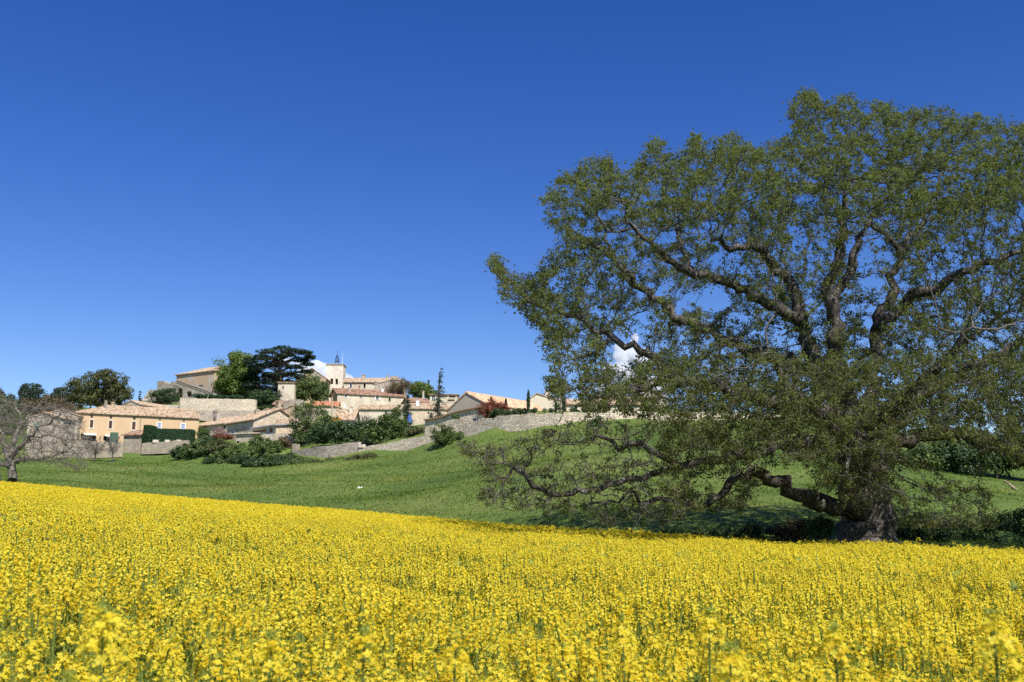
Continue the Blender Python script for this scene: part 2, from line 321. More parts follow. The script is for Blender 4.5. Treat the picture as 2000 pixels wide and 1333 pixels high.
# meadow / soil material
gm, t, b = newmat('meadow_grass')
def meadow_col(t):
    n1 = noise(t, 0.06, objco(t, (1, 1.6, 0.6)), 7, 0.62); c = ramp(t, n1, [(0.30, (0.076, 0.122, 0.028)), (0.45, (0.104, 0.160, 0.035)), (0.56, (0.140, 0.188, 0.045)), (0.70, (0.185, 0.212, 0.062))])
    c = mixc(t, 1.0, c, ramp(t, noise(t, 0.5, objco(t, (1, 2.5, 1)), 5, 0.7), [(0.3, (0.80, 0.84, 0.78)), (0.7, (1.16, 1.12, 1.06))]), 'MULTIPLY')
    return mixc(t, ramp(t, noise(t, 0.16, objco(t, (.6, 1.8, 1)), 6, 0.72), [(0.60, (0, 0, 0)), (0.72, (0.55, 0.55, 0.55))]), c, (0.20, 0.16, 0.06))
c = meadow_col(t)
t.links.new(c, b.inputs['Base Color']); bump(t, b, noise(t, 0.9, objco(t), 8, 0.75), 0.8, 0.3)
M['meadow'] = gm
dm, t, b = newmat('field_soil'); c = ramp(t, noise(t, 3, objco(t)), [(0.3, (0.02, 0.03, 0.012)), (0.7, (0.05, 0.06, 0.025))]); t.links.new(c, b.inputs['Base Color'])
M['soil'] = dm

# the ground: full circle around the camera
ring = np.radians(np.concatenate([np.arange(-180, -75, 5.0), np.degrees(TH), np.arange(80, 180, 5.0)]))
nr, nj = len(ring), len(RR)
thc = np.clip(ring, TH[0], TH[-1]); idx = np.clip(np.round((thc - TH[0]) / (TH[1] - TH[0])).astype(int), 0, len(TH) - 1)
Z = HG[idx, :]
back = np.clip((np.abs(ring) - math.radians(75)) / math.radians(60), 0, 1)[:, None]
Z = Z * (1 - back) + (-2.0) * back
RRg = RR
X = np.sin(ring)[:, None] * RRg; Y = np.cos(ring)[:, None] * RRg
V = np.stack([X, Y, Z], -1).reshape(-1, 3)
ii, jj = np.meshgrid(np.arange(nr), np.arange(nj - 1), indexing='ij'); i2 = (ii + 1) % nr
Fq = np.stack([ii * nj + jj, i2 * nj + jj, i2 * nj + jj + 1, ii * nj + jj + 1], -1).reshape(-1, 4)[:, ::-1]
g = mesh('ground', np.concatenate([V, [[0, 0, -1.95]]]), [Fq, np.array([[i, (i + 1) % nr, -1] for i in range(nr)]) * np.array([nj, nj, 1]) + np.array([0, 0, 1 + nr * nj])], M['meadow'], smooth=True)
tag(g, 'green meadow slope climbing to the village', kind='structure')

# ------------------------------------------------------------------ buildings
def lerp(a, b, t): return np.asarray(a, float) * (1 - t) + np.asarray(b, float) * t
def slab(mb, bl, br, tr, tl, thick=0.13, pitch=0.24, amp=0.035, ripple=True):
    """one roof slope: rippled barrel-tile sheet with thickness; bl-br is the eave"""
    bl, br, tr, tl = [np.array(p, float) for p in (bl, br, tr, tl)]
    L = np.linalg.norm(br - bl); S = np.linalg.norm((tl + tr) / 2 - (bl + br) / 2)
    n = max(2, int(L / (pitch / 4))) if ripple else 2
    n = min(n, 520); V = []; U = []; Fc = []
    for i in range(n + 1):
        t = i / n; zo = amp * abs(math.sin(math.pi * t * L / pitch)) * 2 if ripple else 0
        a = lerp(bl, br, t); c = lerp(tl, tr, t)
        V += [a + (0, 0, zo), c + (0, 0, zo), a - (0, 0, thick), c - (0, 0, thick)]
        U += [(t * L, 0), (t * L, S), (t * L, 0), (t * L, S)]
    for i in range(n):
        k = i * 4; Fc += [(k, k + 4, k + 5, k + 1), (k + 2, k + 3, k + 7, k + 6), (k, k + 2, k + 6, k + 4), (k + 1, k + 5, k + 7, k + 3)]
    e = n * 4; Fc += [(0, 1, 3, 2), (e, e + 2, e + 3, e + 1)]
    mb.add(V, Fc, U)
def ridge_tiles(mb, a, b, r=0.13):
    a = np.array(a, float); b = np.array(b, float); L = np.linalg.norm(b - a); n = max(2, int(L / 0.4))
    for i in range(n):
        mb.tube([lerp(a, b, i / n), lerp(a, b, (i + 1.06) / n)], [r * 1.08, r * 0.9], 6)
class House:
    """local frame: origin front-left eave corner, u along the front, v into depth, z up; all meshes in world axes"""
    def __init__(s, name, label, cat, A, u, W, D, Hw, wall, roof, group=None):
        s.A = np.array(A, float); s.u = np.array([u[0], u[1], 0.0]); s.u /= np.linalg.norm(s.u); s.v = np.array([-s.u[1], s.u[0], 0.0])
        s.W, s.D, s.H = W, D, Hw; s.wm, s.rm = wall, roof
        s.o = s.A + s.u * W / 2 + s.v * D / 2 - np.array([0, 0, Hw]); s.root = thing(name, s.o, label, cat, group); s.holes = []; s.wins = []
    def p(s, x, y, z): return s.A + s.u * x + s.v * y + np.array([0, 0, z])
    def pix(s, px, py):
        """facade coordinates hit by the ray through a photo pixel"""
        d1 = P(px, py, 1.0); k = np.dot(s.A, s.v) / np.dot(d1, s.v); q = d1 * k - s.A
        return np.dot(q, s.u), q[2]
    def build(s, name, mb, mat, parent=None, smooth=False):
        return mb.build(name, mat, parent or s.root, s.o, smooth)
    def win(s, px, py, wpx, hpx, kind='dark', shut=None, open_sh=False, frame='cream_trim', name='window', fr=0.1):
        x0, z0 = s.pix(px - wpx / 2, py + hpx / 2); x1, z1 = s.pix(px + wpx / 2, py - hpx / 2)
        x0 = max(x0, 0.12); x1 = min(x1, s.W - 0.12); z1 = min(z1, -0.12)
        if x1 - x0 < 0.1: return
        s.holes.append((x0, x1, z0, z1)); s.wins.append((x0, x1, z0, z1, kind, shut, open_sh, frame, name, fr))
    def front(s, mb, z_top=0.0, reveal=0.28):
        xs = sorted({0.0, s.W, *[h[0] for h in s.holes], *[h[1] for h in s.holes]}); zs = sorted({-s.H, z_top, *[h[2] for h in s.holes], *[h[3] for h in s.holes]})
        for a, b_ in zip(xs, xs[1:]):
            for c_, d in zip(zs, zs[1:]):
                mx, mz = (a + b_) / 2, (c_ + d) / 2
                if any(h[0] < mx < h[1] and h[2] < mz < h[3] for h in s.holes): continue
                mb.add([s.p(a, 0, c_), s.p(b_, 0, c_), s.p(b_, 0, d), s.p(a, 0, d)], [(0, 1, 2, 3)])
        for x0, x1, z0, z1 in s.holes:
            r = reveal
            mb.add([s.p(x0, 0, z0), s.p(x1, 0, z0), s.p(x1, 0, z1), s.p(x0, 0, z1), s.p(x0, r, z0), s.p(x1, r, z0), s.p(x1, r, z1), s.p(x0, r, z1)],
                   [(0, 4, 5, 1), (1, 5, 6, 2), (2, 6, 7, 3), (3, 7, 4, 0)])
    def box(s, mb, x0, x1, y0, y1, z0, z1):
        mb.quadbox([s.p(x0, y0, z0), s.p(x1, y0, z0), s.p(x1, y1, z0), s.p(x0, y1, z0)], [s.p(x0, y0, z1), s.p(x1, y0, z1), s.p(x1, y1, z1), s.p(x0, y1, z1)])
    def windows(s):
        for x0, x1, z0, z1, kind, shut, osh, frame, name, fr in s.wins:
            m = MB(); f = fr; par = None
            if frame:
                s.box(m, x0 - f, x0 + .001, -0.03, 0.12, z0 - f, z1 + f); s.box(m, x1 - .001, x1 + f, -0.03, 0.12, z0 - f, z1 + f)
                s.box(m, x0, x1, -0.033, 0.12, z1, z1 + f); s.box(m, x0 - f, x1 + f, -0.07, 0.12, z0 - f * 1.3, z0)
                par = s.build(name, m, M[frame]); m = MB()
            s.box(m, x0 - .02, x1 + .02, 0.2, 0.24, z0 - .02, z1 + .02)
            pane = s.build('pane' if par is not None else name, m, M['dark'] if kind == 'dark' else M['glass'] if kind == 'glass' else M[kind], par)
            if kind == 'glass' and x1 - x0 > 0.5:
                m = MB(); xm = (x0 + x1) / 2
                s.box(m, xm - .04, xm + .04, 0.14, 0.195, z0, z1); s.box(m, x0, xm - .04, 0.14, 0.195, (z0 + z1) / 2 - .03, (z0 + z1) / 2 + .03); s.box(m, xm + .04, x1, 0.14, 0.195, (z0 + z1) / 2 - .03, (z0 + z1) / 2 + .03)
                s.build('glazing_bar', m, M['white'], par)
            if shut:
                wd = (x1 - x0) / 2
                for sgn in (0, 1):
                    m = MB()
                    if osh: a, b_ = (x0 - wd - f, x0 - f) if sgn == 0 else (x1 + f, x1 + wd + f); y0, y1 = -0.09, -0.04
                    else: a, b_ = (x0 + .02, x0 + wd - .03) if sgn == 0 else (x0 + wd + .03, x1 - .02); y0, y1 = 0.04, 0.09
                    s.box(m, a, b_, y0, y1, z0, z1)
                    for q in np.arange(z0 + 0.15, z1 - 0.1, 0.3): s.box(m, a + .05, b_ - .05, y0 - 0.02, y0, q, q + 0.08)
                    s.build('shutter', m, M[shut], par)
    def finish_x(s, rise=1.6, back=0.0, ry=0.5, hipL=0, hipR=0, over=0.35, cornice=True, ridge=True):
        """ridge parallel to the front; back = height of the back eave, mono roof when ry >= 1"""
        W, D = s.W, s.D; m = MB(); s.front(m)
        yr = D * ry; mono = ry >= 1
        m.add([s.p(0, D, -s.H), s.p(W, D, -s.H), s.p(W, D, rise if mono else back), s.p(0, D, rise if mono else back)], [(1, 0, 3, 2)])
        for x, fl, hp in ((0, 1, hipL), (W, 0, hipR)):
            pts = [s.p(x, 0, -s.H), s.p(x, 0, 0)] + ([] if (mono or hp) else [s.p(x, yr, rise)]) + [s.p(x, D, rise if mono else back), s.p(x, D, -s.H)]
            f = tuple(range(len(pts))); m.add(pts, [f if fl else f[::-1]])
        s.build('wall', m, s.wm); m = MB(); o = over; sl = rise / yr; g = 0.17
        e = lambda x, y, z: s.p(x, y, z + g)
        if mono: slab(m, e(-o, -o, -o * sl), e(W + o, -o, -o * sl), e(W + o, D + .1, rise + .1 * sl), e(-o, D + .1, rise + .1 * sl))
        else:
            rl, rr = (hipL if hipL else -o), (W - hipR if hipR else W + o); sb = (rise - back) / (D - yr)
            slab(m, e(-o, -o, -o * sl), e(W + o, -o, -o * sl), e(rr, yr, rise), e(rl, yr, rise))
            slab(m, e(W + o, D + o, back - o * sb), e(-o, D + o, back - o * sb), e(rl, yr, rise), e(rr, yr, rise))
            if hipL: slab(m, e(-o, D + o, -o * sl), e(-o, -o, -o * sl), e(rl, yr, rise), e(rl, yr, rise))
            if hipR: slab(m, e(W + o, -o, -o * sl), e(W + o, D + o, -o * sl), e(rr, yr, rise), e(rr, yr, rise))
            if ridge: ridge_tiles(m, e(rl, yr, rise), e(rr, yr, rise))
        s.build('roof', m, s.rm)
        if cornice:
            m = MB(); s.box(m, -0.02, W + 0.02, -0.14, 0.01, -0.2, -0.02); s.box(m, -0.02, W + 0.02, -0.24, -0.14, -0.1, -0.02); s.build('cornice', m, M['cornice'])
        s.windows(); s.roofz = lambda x, y: (y * sl if y <= yr else rise - (y - yr) * (rise - back) / max(D - yr, .1)) + g
        return s
    def finish_y(s, xr, zr, z1, over=0.35, ridge_drop=0.0):
        """gable to the front: left eave at 0, ridge (xr, zr), right eave z1"""
        W, D = s.W, s.D; m = MB(); zt = min(0, z1); s.front(m, zt)
        gp = [s.p(0, 0, zt)] + ([s.p(0, 0, 0)] if zt < 0 else []) + ([s.p(xr, 0, zr)] if xr < W - .01 else []) + ([s.p(W, 0, z1)]) + ([s.p(W, 0, zt)] if z1 > zt else [])
        m.add(gp, [tuple(range(len(gp)))[::-1]])
        bp = [s.p(0, D, -s.H), s.p(0, D, 0)] + ([s.p(xr, D, zr)] if xr < W - .01 else []) + [s.p(W, D, z1), s.p(W, D, -s.H)]
        m.add(bp, [tuple(range(len(bp)))])
        m.add([s.p(0, 0, -s.H), s.p(0, D, -s.H), s.p(0, D, 0), s.p(0, 0, 0)], [(0, 3, 2, 1)])
        m.add([s.p(W, 0, -s.H), s.p(W, D, -s.H), s.p(W, D, z1), s.p(W, 0, z1)], [(0, 1, 2, 3)])
        s.build('wall', m, s.wm); m = MB(); o = over; g = 0.17; of = 0.12
        e = lambda x, y, z: s.p(x, y, z + g)
        sL = zr / xr
        slab(m, e(-o, D + o, -o * sL), e(-o, -of, -o * sL), e(xr, -of, zr), e(xr, D + o, zr))
        if xr < W - .01:
            sR = (zr - z1) / (W - xr); slab(m, e(W + o, -of, z1 - o * sR), e(W + o, D + o, z1 - o * sR), e(xr, D + o, zr), e(xr, -of, zr))
            ridge_tiles(m, e(xr, -of, zr), e(xr, D + o, zr))
        s.build('roof', m, s.rm); s.windows()
        s.roofz = lambda x, y: (x * sL if x <= xr else zr - (x - xr) * (zr - z1) / max(W - xr, .1)) + g
        return s
    def chimney(s, px=None, py=None, x=None, y=None, h=1.0, w_=0.55, mat='plaster_beige', d=0.55):
        if x is None:
            x, _ = s.pix(px, py); y = y if y is not None else s.D * 0.5
            x = x * 1.0
        z = s.roofz(x, y); m = MB(); s.box(m, x - w_ / 2, x + w_ / 2, y - d / 2, y + d / 2, z - 0.5, z + h)
        s.box(m, x - w_ / 2 - .08, x + w_ / 2 + .08, y - d / 2 - .08, y + d / 2 + .08, z + h, z + h + 0.1)
        c_ = s.build('chimney', m, M[mat]); m = MB()
        s.box(m, x - w_ / 4, x + w_ / 4, y - d / 4, y + d / 4, z + h + .1, z + h + 0.28); s.build('chimney_pot', m, M['tile_dark'], c_)
def hx(name, label, A, B, Hw, D, wall, roof, cat='house', group=None, dB=None):
    """house whose front eave runs from pixel A (px,py,d) to pixel B (px,py)"""
    a = P(*A); d2 = dB or a[2] / ratio(B[0], B[1]); b_ = P(B[0], B[1], d2); v = b_ - a; W = float(np.hypot(v[0], v[1]))
    return House(name, label, cat, a, v[:2], W, D, Hw, wall, roof, group)

# ochre house at the left foot of the village
h = hx('ochre_house', 'long ochre plastered house with brown and pale blue shutters under a hipped tile roof', (151, 806, 165), (389, 817.5), 9, 9.5, M['plaster_yellow'], M['tile'])
for px, py in ((179.2, 813), (217, 815), (262.4, 817)): h.win(px, py, 5.2, 7, 'grey_wood', None, frame=None)
for px, py in ((178.8, 828.3), (215.7, 829.8), (261.3, 831.9)): h.win(px, py, 7.4, 15, 'dark', 'brown', frame='cream_trim', fr=0.16)
for px, py in ((312, 820.3), (359, 822.2)): h.win(px, py, 4.6, 6, 'cream_trim', None, frame=None)
for px, py in ((310.8, 832.5), (357.4, 834.5)): h.win(px, py, 8, 12, 'dark', 'blue_shutter', frame='white', fr=0.14)
h.win(172, 855, 30, 12, 'dark', None, frame=None, name='garage_opening'); h.win(206, 856.5, 9, 9, 'dark', None, frame=None); h.win(217, 858, 11, 14, 'glass', None, frame='brown', name='door')
h.finish_x(rise=1.75, hipL=5)
m = MB(); x, z = h.pix(275, 814); m.tube([h.p(x, -.1, -.1), h.p(x, -.1, -6)], [.07, .07], 6); h.build('downpipe', m, M['grey_wood'])
h.chimney(px=210, py=800, y=3.0, h=1.1, w_=.45, mat='grey_wood'); h.chimney(px=255, py=803, y=2.2, h=0.9, w_=1.0); h.chimney(px=226, py=800, y=4.5, h=0.5, w_=.5)
for (px0, px1, py) in ((163, 188, 847), (205, 224, 850)):
    x0, z0 = h.pix(px0, py); x1, z1 = h.pix(px1, py); m = MB()
    m.add([h.p(x0, -.01, z0), h.p(x1, -.01, z0), h.p(x1, -1.3, z0 - .35), h.p(x0, -1.3, z0 - .35), h.p(x0, -.01, z0 + .06), h.p(x1, -.01, z0 + .06), h.p(x1, -1.3, z0 - .29), h.p(x0, -1.3, z0 - .29)],
          [(0, 1, 2, 3), (7, 6, 5, 4), (0, 4, 5, 1), (2, 6, 7, 3), (0, 3, 7, 4), (1, 5, 6, 2)]); h.build('awning', m, M['white'])
m = MB(); a = h.pix(226, 866); b2 = h.pix(210, 866); h.box(m, b2[0], a[0], -2.5, -2.42, a[1] - .5, a[1] + 1.6); h.build('gate', m, M['green_paint'])
an = hx('stone_shed', 'small stone annexe with a tiled lean-to roof against the ochre house', (242, 851, 160), (277, 850), 5, 3.2, M['stone'], M['tile_dark'], 'shed')
an.finish_x(rise=.9, ry=1, cornice=False)

h = House('stone_house', 'old rubble stone house with teal shutters seen through the bare tree', 'house', P(55, 817, 163), (1, .12), 7.9, 9, 9, M['stone_grey'], M['tile'])
for q in ((72, 832, 9, 12), (90, 836, 6, 10), (107, 836, 8, 10), (104, 852, 9, 10)): h.win(*q, 'dark', 'teal', frame=None)
zc = P(118, 801, 163)[2] - h.A[2]; zr_ = P(148, 812, 163)[2] - h.A[2]; h.finish_y(5.2, zc, zr_)
h = hx('tiled_outhouse', 'low stone outhouse with a sagging tile roof between the stone house and the ochre house', (124, 818, 158), (147, 822), 6, 3.5, M['stone_grey'], M['tile'], 'shed'); h.finish_x(rise=1.0, ry=1)

h = House('stone_cottage', 'stone cottage with a gable just above the ochre house roof', 'house', P(241, 792, 192), (0.93, -0.36), 4.2, 9.5, 8, M['stone_grey'], M['tile'])
h.win(263, 797.5, 3, 3, 'dark', None, frame=None)
h.finish_y(1.7, P(254, 783.5, 191)[2] - h.A[2], -0.1)
h = hx('lean_to_shed', 'windowless rubble shed right of the stone cottage below the dark bush', (303, 797, 198), (343, 803.5), 6, 5, M['stone_grey'], M['stone_grey'], 'shed', dB=199); h.finish_x(rise=1.0, ry=1, cornice=False)

# hill-top block with the ramp
h = House('chateau_wing', 'tall square block with patched render and low hipped roof, leftmost on the hill top', 'house', P(345, 733, 232), (P(419, 724.2, 225) - P(345, 733, 232))[:2], float(np.hypot(*(P(419, 724.2, 225) - P(345, 733, 232))[:2])), 8, 9, M['plaster_patch'], M['tile'])
h.win(392, 757, 9, 10, 'cream_trim', None, frame=None, name='blocked_window'); h.win(355, 750, 4, 6, 'dark', None, frame=None)
h.finish_x(rise=1.5, hipL=4.5, hipR=2.0)
def cut(o, cutters):
    for c_ in cutters:
        md = o.modifiers.new('cut', 'BOOLEAN'); md.object = c_; md.operation = 'DIFFERENCE'; md.solver = 'EXACT'
    dg = bpy.context.evaluated_depsgraph_get(); dg.update(); me = bpy.data.meshes.new_from_object(o.evaluated_get(dg))
    o.modifiers.clear(); o.data = me
    for c_ in cutters: bpy.data.objects.remove(c_, do_unlink=True)
def prism(front, depth_vec, mb):
    n = len(front); f = [np.array(p, float) for p in front]; b_ = [p + np.array(depth_vec, float) for p in f]
    mb.add(f + b_, [tuple(range(n)), tuple(range(2 * n - 1, n - 1, -1))] + [(i, n + i, n + (i + 1) % n, (i + 1) % n) for i in range(n)])
def arch_pts(px, py, wpx, hpx, D, n=9):
    pts = [(px - wpx / 2, py + hpx / 2), (px + wpx / 2, py + hpx / 2)]
    r = wpx / 2
    for k in range(n + 1):
        a = math.pi * k / n; pts.append((px + r * math.cos(a), py - hpx / 2 + r - r * math.sin(a)))
    return [P(x, y, D(x)) for x, y in pts]
_ra = P(308, 760, 224); _rb = P(414, 760, 214); _rn = np.array([-(_rb - _ra)[1], (_rb - _ra)[0]])
def dr(px):
    k = (px - 1000) / F / cp_mid; return float((_ra[:2] @ _rn) / (np.array([k, 1.0]) @ _rn))
cp_mid = cp - (666.5 - 765) / F * sp
root = thing('arched_ramp', P(360, 776, dr(360)), 'weathered stone ramp descending over three arches below the chateau block', 'ramp')
m = MB(); out = [(307, 790), (307, 745.5), (311, 744), (321, 744.6), (323, 748), (333, 750.5), (334, 746), (341, 745.5), (345, 743), (366, 750.5), (366, 749), (368, 749), (368, 751.3), (400, 762), (414, 767.5), (414, 790)]
prism([P(x, y, dr(x)) for x, y in out], (0.3, 3.0, 0), m); wl = m.build('wall', M['stone_grey'], root, np.array(root.location))
cs = []
for q in ((352.5, 768, 8.5, 20), (369.8, 769.5, 9, 11), (388, 775, 12, 12), (342.5, 777, 3, 8)):
    m = MB(); f = [p - np.array([0.1, .8, 0]) for p in arch_pts(*q, dr)]; prism(f, (0.2, 2.6, 0), m); c_ = m.build('cutter', None, None, None)
    c_.location = (0, 0, 0); cs.append(c_)
wl.parent = None; wl.location = root.location; cut(wl, cs); wl.parent = root; wl.location = (0, 0, 0)
m = MB(); pr = [P(x, y, dr(x) - .2) for x, y in ((345, 742.4), (366, 749.8), (400, 761.4), (414, 767))]; pl = [P(x, y, dr(x) - .2) for x, y in ((345, 743.8), (366, 751.2), (400, 762.8), (414, 768.4))]
for i in range(3): m.add([pl[i], pl[i + 1], pr[i + 1], pr[i]] + [p + np.array([.1, .5, 0]) for p in (pl[i], pl[i + 1], pr[i + 1], pr[i])], [(0, 1, 2, 3), (7, 6, 5, 4), (3, 2, 6, 7), (0, 4, 5, 1)])
m.build('coping', M['stone'], root, np.array(root.location))
m = MB(); pu = [(x, y + 5) for x, y in ((345, 742.4), (366, 749.8), (400, 761.4), (413, 766))]
for i in range(3):
    a, b2 = [P(*q, dr(q[0]) - .12) for q in pu[i:i + 2]]; m.quadbox([a, b2, b2 + [0, .4, 0], a + [0, .4, 0]], [a + [0, 0, .18], b2 + [0, 0, .18], b2 + [0, .4, .18], a + [0, .4, .18]])
m.build('string_course', M['stone'], root, np.array(root.location))

def wall(name, label, top, bot, mat, thick=0.6, irr=0.08, extra=0.8, cat='wall', coping=False, parent=None, step=0.35):
    """stone wall: top = [(px,py,d)...], bot = [(px,py)...] sampled along the same run"""
    top = np.array(top, float); pxs = top[:, 0]; T = P(top[:, 0], top[:, 1], top[:, 2])
    seg = np.hypot(*(T[1:] - T[:-1])[:, :2].T); cum = np.concatenate([[0], np.cumsum(seg)]); n = max(4, int(cum[-1] / step)); s_ = np.linspace(0, cum[-1], n)
    X = np.interp(s_, cum, T[:, 0]); Y = np.interp(s_, cum, T[:, 1]); Zt = np.interp(s_, cum, T[:, 2])
    px_s = np.interp(s_, cum, pxs); bp = np.array(bot, float); pyb = np.interp(px_s, bp[:, 0], bp[:, 1]); Zb = Y * ratio(px_s, pyb) - extra
    r_ = np.random.default_rng(int(abs(top[0, 0]) * 7 + 3)); Zt = Zt + smooth1(r_.normal(0, irr, n), 1)
    tx = np.gradient(X); ty = np.gradient(Y); L = np.hypot(tx, ty); nx, ny = -ty / L * thick, tx / L * thick
    rows = [np.stack([X, Y, Zb], -1), np.stack([X, Y, Zt], -1), np.stack([X + nx, Y + ny, Zt + r_.normal(0, irr * .4, n)], -1), np.stack([X + nx, Y + ny, Zb], -1)]
    V = np.concatenate(rows); Fc = []
    for a in range(3):
        i = np.arange(n - 1); Fc.append(np.stack([a * n + i, a * n + i + 1, (a + 1) * n + i + 1, (a + 1) * n + i], -1))
    Fc = [np.concatenate(Fc), np.array([[0, n, 2 * n, 3 * n], [n - 1, 4 * n - 1, 3 * n - 1, 2 * n - 1]])]
    Fc = [np.concatenate(Fc)]
    org = V[n // 2].copy()
    if parent is None:
        o = mesh(name, V, Fc, mat, None, org); return tag(o, label, cat)
    return mesh(name, V, Fc, mat, parent, np.array(parent.location))
wall('terrace_wall', 'high white stone terrace wall under the clipped hedge on the hill top', [(352, 777, 205), (384, 779, 204), (440, 779.5, 203), (500, 780.5, 203)], [(352, 800), (440, 803), (500, 803)], M['stone_dry'], 1.0, .05)
wall('lower_terrace_wall', 'grey crumbling terrace wall beneath the high white terrace wall', [(372, 801, 198), (400, 801.5, 197), (470, 802, 196), (505, 800, 196)], [(372, 812), (470, 820), (505, 816)], M['stone_grey'], 1.0, .14)
wall('garden_wall', 'stone garden wall in front of the ochre house', [(58, 868, 156), (100, 864, 156), (150, 859, 155.5), (196, 864, 155), (241, 865, 156)], [(58, 888), (150, 886), (241, 883)], M['stone'], .5, .12)
wall('parapet_wall', 'low stone wall running below the tall clipped hedge', [(277, 866, 157), (298, 863.5, 157), (330, 863, 156.5), (368, 860, 156)], [(277, 878), (330, 876), (368, 872)], M['stone'], .5, .1)
for px in (304, 326.5, 348.5):
    o = wall('stone_block', 'squared pale block on the low wall before the clipped hedge, %s' % {304: 'wide left one', 326.5: 'middle one', 348.5: 'right-hand one'}[px], [(px - (5.5 if px < 310 else 4.3), 859.3, 156.8), (px + 4.3, 859.3, 156.8)], [(px - 5, 863.5), (px + 5, 863.5)], M['cream_trim'], .55, .01, .1, 'stone block', step=.5)
    o['group'] = 'pale blocks on the low wall'
wall('ruined_wall', 'stump of ruined wall on the hill top left of the arched ramp', [(288, 764, 222), (294, 761.5, 222), (301, 762, 222), (306, 760.5, 222)], [(288, 780), (306, 780)], M['stone_grey'], 1.0, .1)
wall('yard_wall', 'grey yard wall in front of the plank garage', [(509, 848.5, 154), (540, 847, 153.5), (573, 848, 153)], [(509, 862), (573, 862)], M['stone_grey'], .5, .08)
wall('upper_yard_wall', 'pale rubble wall beside the small hut with the red window', [(553, 785, 188), (566, 781.5, 187), (589, 780.5, 186)], [(553, 795), (589, 796)], M['stone_grey'], .6, .1)
root = thing('lower_stone_wall', P(700, 885, 139), 'long dry stone wall stepping up across the meadow edge below the dark bushes', 'wall')
wall('wall_section', None, [(579, 879.5, 148), (635, 871.5, 143), (700, 863, 139.5)], [(575, 890), (612, 900), (665, 894), (700, 889)], M['stone_grey'], .6, .07, parent=root)  # greyer stone paints in the duller light on this side-turned section
wall('wall_section', None, [(700.2, 871.5, 139.4), (712, 872, 139), (758, 865, 136.5), (833, 850.5, 133)], [(700, 889), (716, 886.5), (770, 883.5), (815, 880.5), (845, 877)], M['stone_dry'], .6, .06, parent=root)
wall('wall_stub', None, [(571, 866.5, 148.5), (579.3, 867.5, 148)], [(571, 889), (579, 891)], M['stone'], .7, .05, parent=root)
wall('wall_pier', None, [(700.5, 868.5, 139.2), (709.5, 868, 138.9)], [(700, 873), (709, 873)], M['cream_trim'], .6, .03, 0.1, parent=root)
def rd(px): return float(np.interp(px, [903, 943, 985, 1031, 1090, 1205, 1400, 1640], [121, 118.5, 116, 114, 112, 111, 110, 110]))
wall('retaining_wall', 'long curved dry stone retaining wall running behind the oak', [(px, py, rd(px)) for px, py in ((903, 831), (922, 825), (943, 820), (985, 813), (1031, 809), (1090, 807), (1205, 804), (1400, 806), (1500, 807), (1640, 800))],
     [(884, 866), (922, 861), (997, 855), (1052, 851), (1090, 845), (1142, 832), (1205, 820), (1500, 818), (1640, 816)], M['stone_dry'], .7, .13, extra=2.0)

# lower row
h = hx('low_stone_house', 'low stone house with an arched window and a long tile roof above the green bush', (378, 834.5, 178), (443, 827.5), 7, 8, M['stone_house'], M['tile'])
h.win(439, 834.5, 4.5, 6.5, 'dark', None, frame=None); h.finish_x(rise=1.7, ry=.6)
h.chimney(px=391, py=824, y=3, h=1.6, w_=.7, mat='plaster_grey'); h.chimney(px=399, py=824, y=2.6, h=1.6, w_=.4, mat='plaster_grey')
h = hx('stone_barn', 'stone barn with two long slit openings and a dark rafter eave', (443, 828.5, 168), (496, 820), 9, 8, M['stone_house'], M['tile'])
h.win(455, 840, 11, 2.4, 'grey_wood', None, frame=None, name='slit_opening'); h.win(474.5, 836, 13, 2.4, 'grey_wood', None, frame=None, name='slit_opening'); h.win(454.5, 845, 8, 5, 'blue_shutter', None, frame='white', name='blocked_window')
h.win(464, 839, 2, 4, 'dark', None, frame=None, name='slit_opening')
h.finish_x(rise=2.0, ry=.55)
h.chimney(px=487, py=812, y=5.2, h=1.7, w_=.9, mat='plaster_beige'); h.chimney(px=468, py=822, y=3, h=.5, w_=.5, mat='plaster_grey')
h = hx('stone_outbuilding', 'narrow grey stone outbuilding below the barn', (461, 849, 156), (492, 848), 6, 3.5, M['stone_grey'], M['stone_grey'], 'shed')
h.win(464, 867, 7, 10, 'dark', None, frame=None, name='doorway'); h.finish_x(rise=.3, ry=1, cornice=False)
h = House('gable_house', 'beige plastered house showing a broad blank sloping gable in the middle of the village', 'house', P(512, 815, 166), (1, -.25), 5.8, 9, 8, M['plaster_beige'], M['tile'])
h.win(566, 806, 4, 6, 'dark', None, frame=None)
h.finish_y(5.79, P(579, 792, 164)[2] - h.A[2], P(579, 792, 164)[2] - h.A[2])
h.chimney(x=.5, y=.8, h=1.0, w_=.9, mat='plaster_beige'); h.chimney(x=1.5, y=1.3, h=.9, w_=.5, mat='plaster_beige')
h = hx('plank_garage', 'small garage with dark plank doors under a grey metal roof', (493, 838.5, 159), (539, 832), 5, 3.5, M['stone_house'], M['metal'], 'garage')
h.win(507, 842.5, 25, 8, 'wood', None, frame=None, name='plank_door'); h.win(529, 841, 9, 11, 'wood', None, frame='white', name='door'); h.finish_x(rise=.35, ry=1, cornice=False)
h = hx('tiled_lean_to', 'white walled lean-to with a faded tile roof right of the plank garage', (540, 834, 156.5), (576, 840), 5, 6, M['plaster_cream'], M['tile'], 'house', dB=157)
h.win(555, 845, 8, 8, 'brown', None, frame='white', name='door'); h.finish_x(rise=1.6, ry=1)
h = hx('small_hut', 'tiny plastered hut with a red window and a brown tile roof', (535, 790.5, 190), (552.5, 790.5), 4, 3, M['plaster_beige'], M['tile_dark'], 'hut')
h.win(542, 794, 4, 3, 'tile_red', None, frame=None); h.finish_x(rise=.9, ry=1)
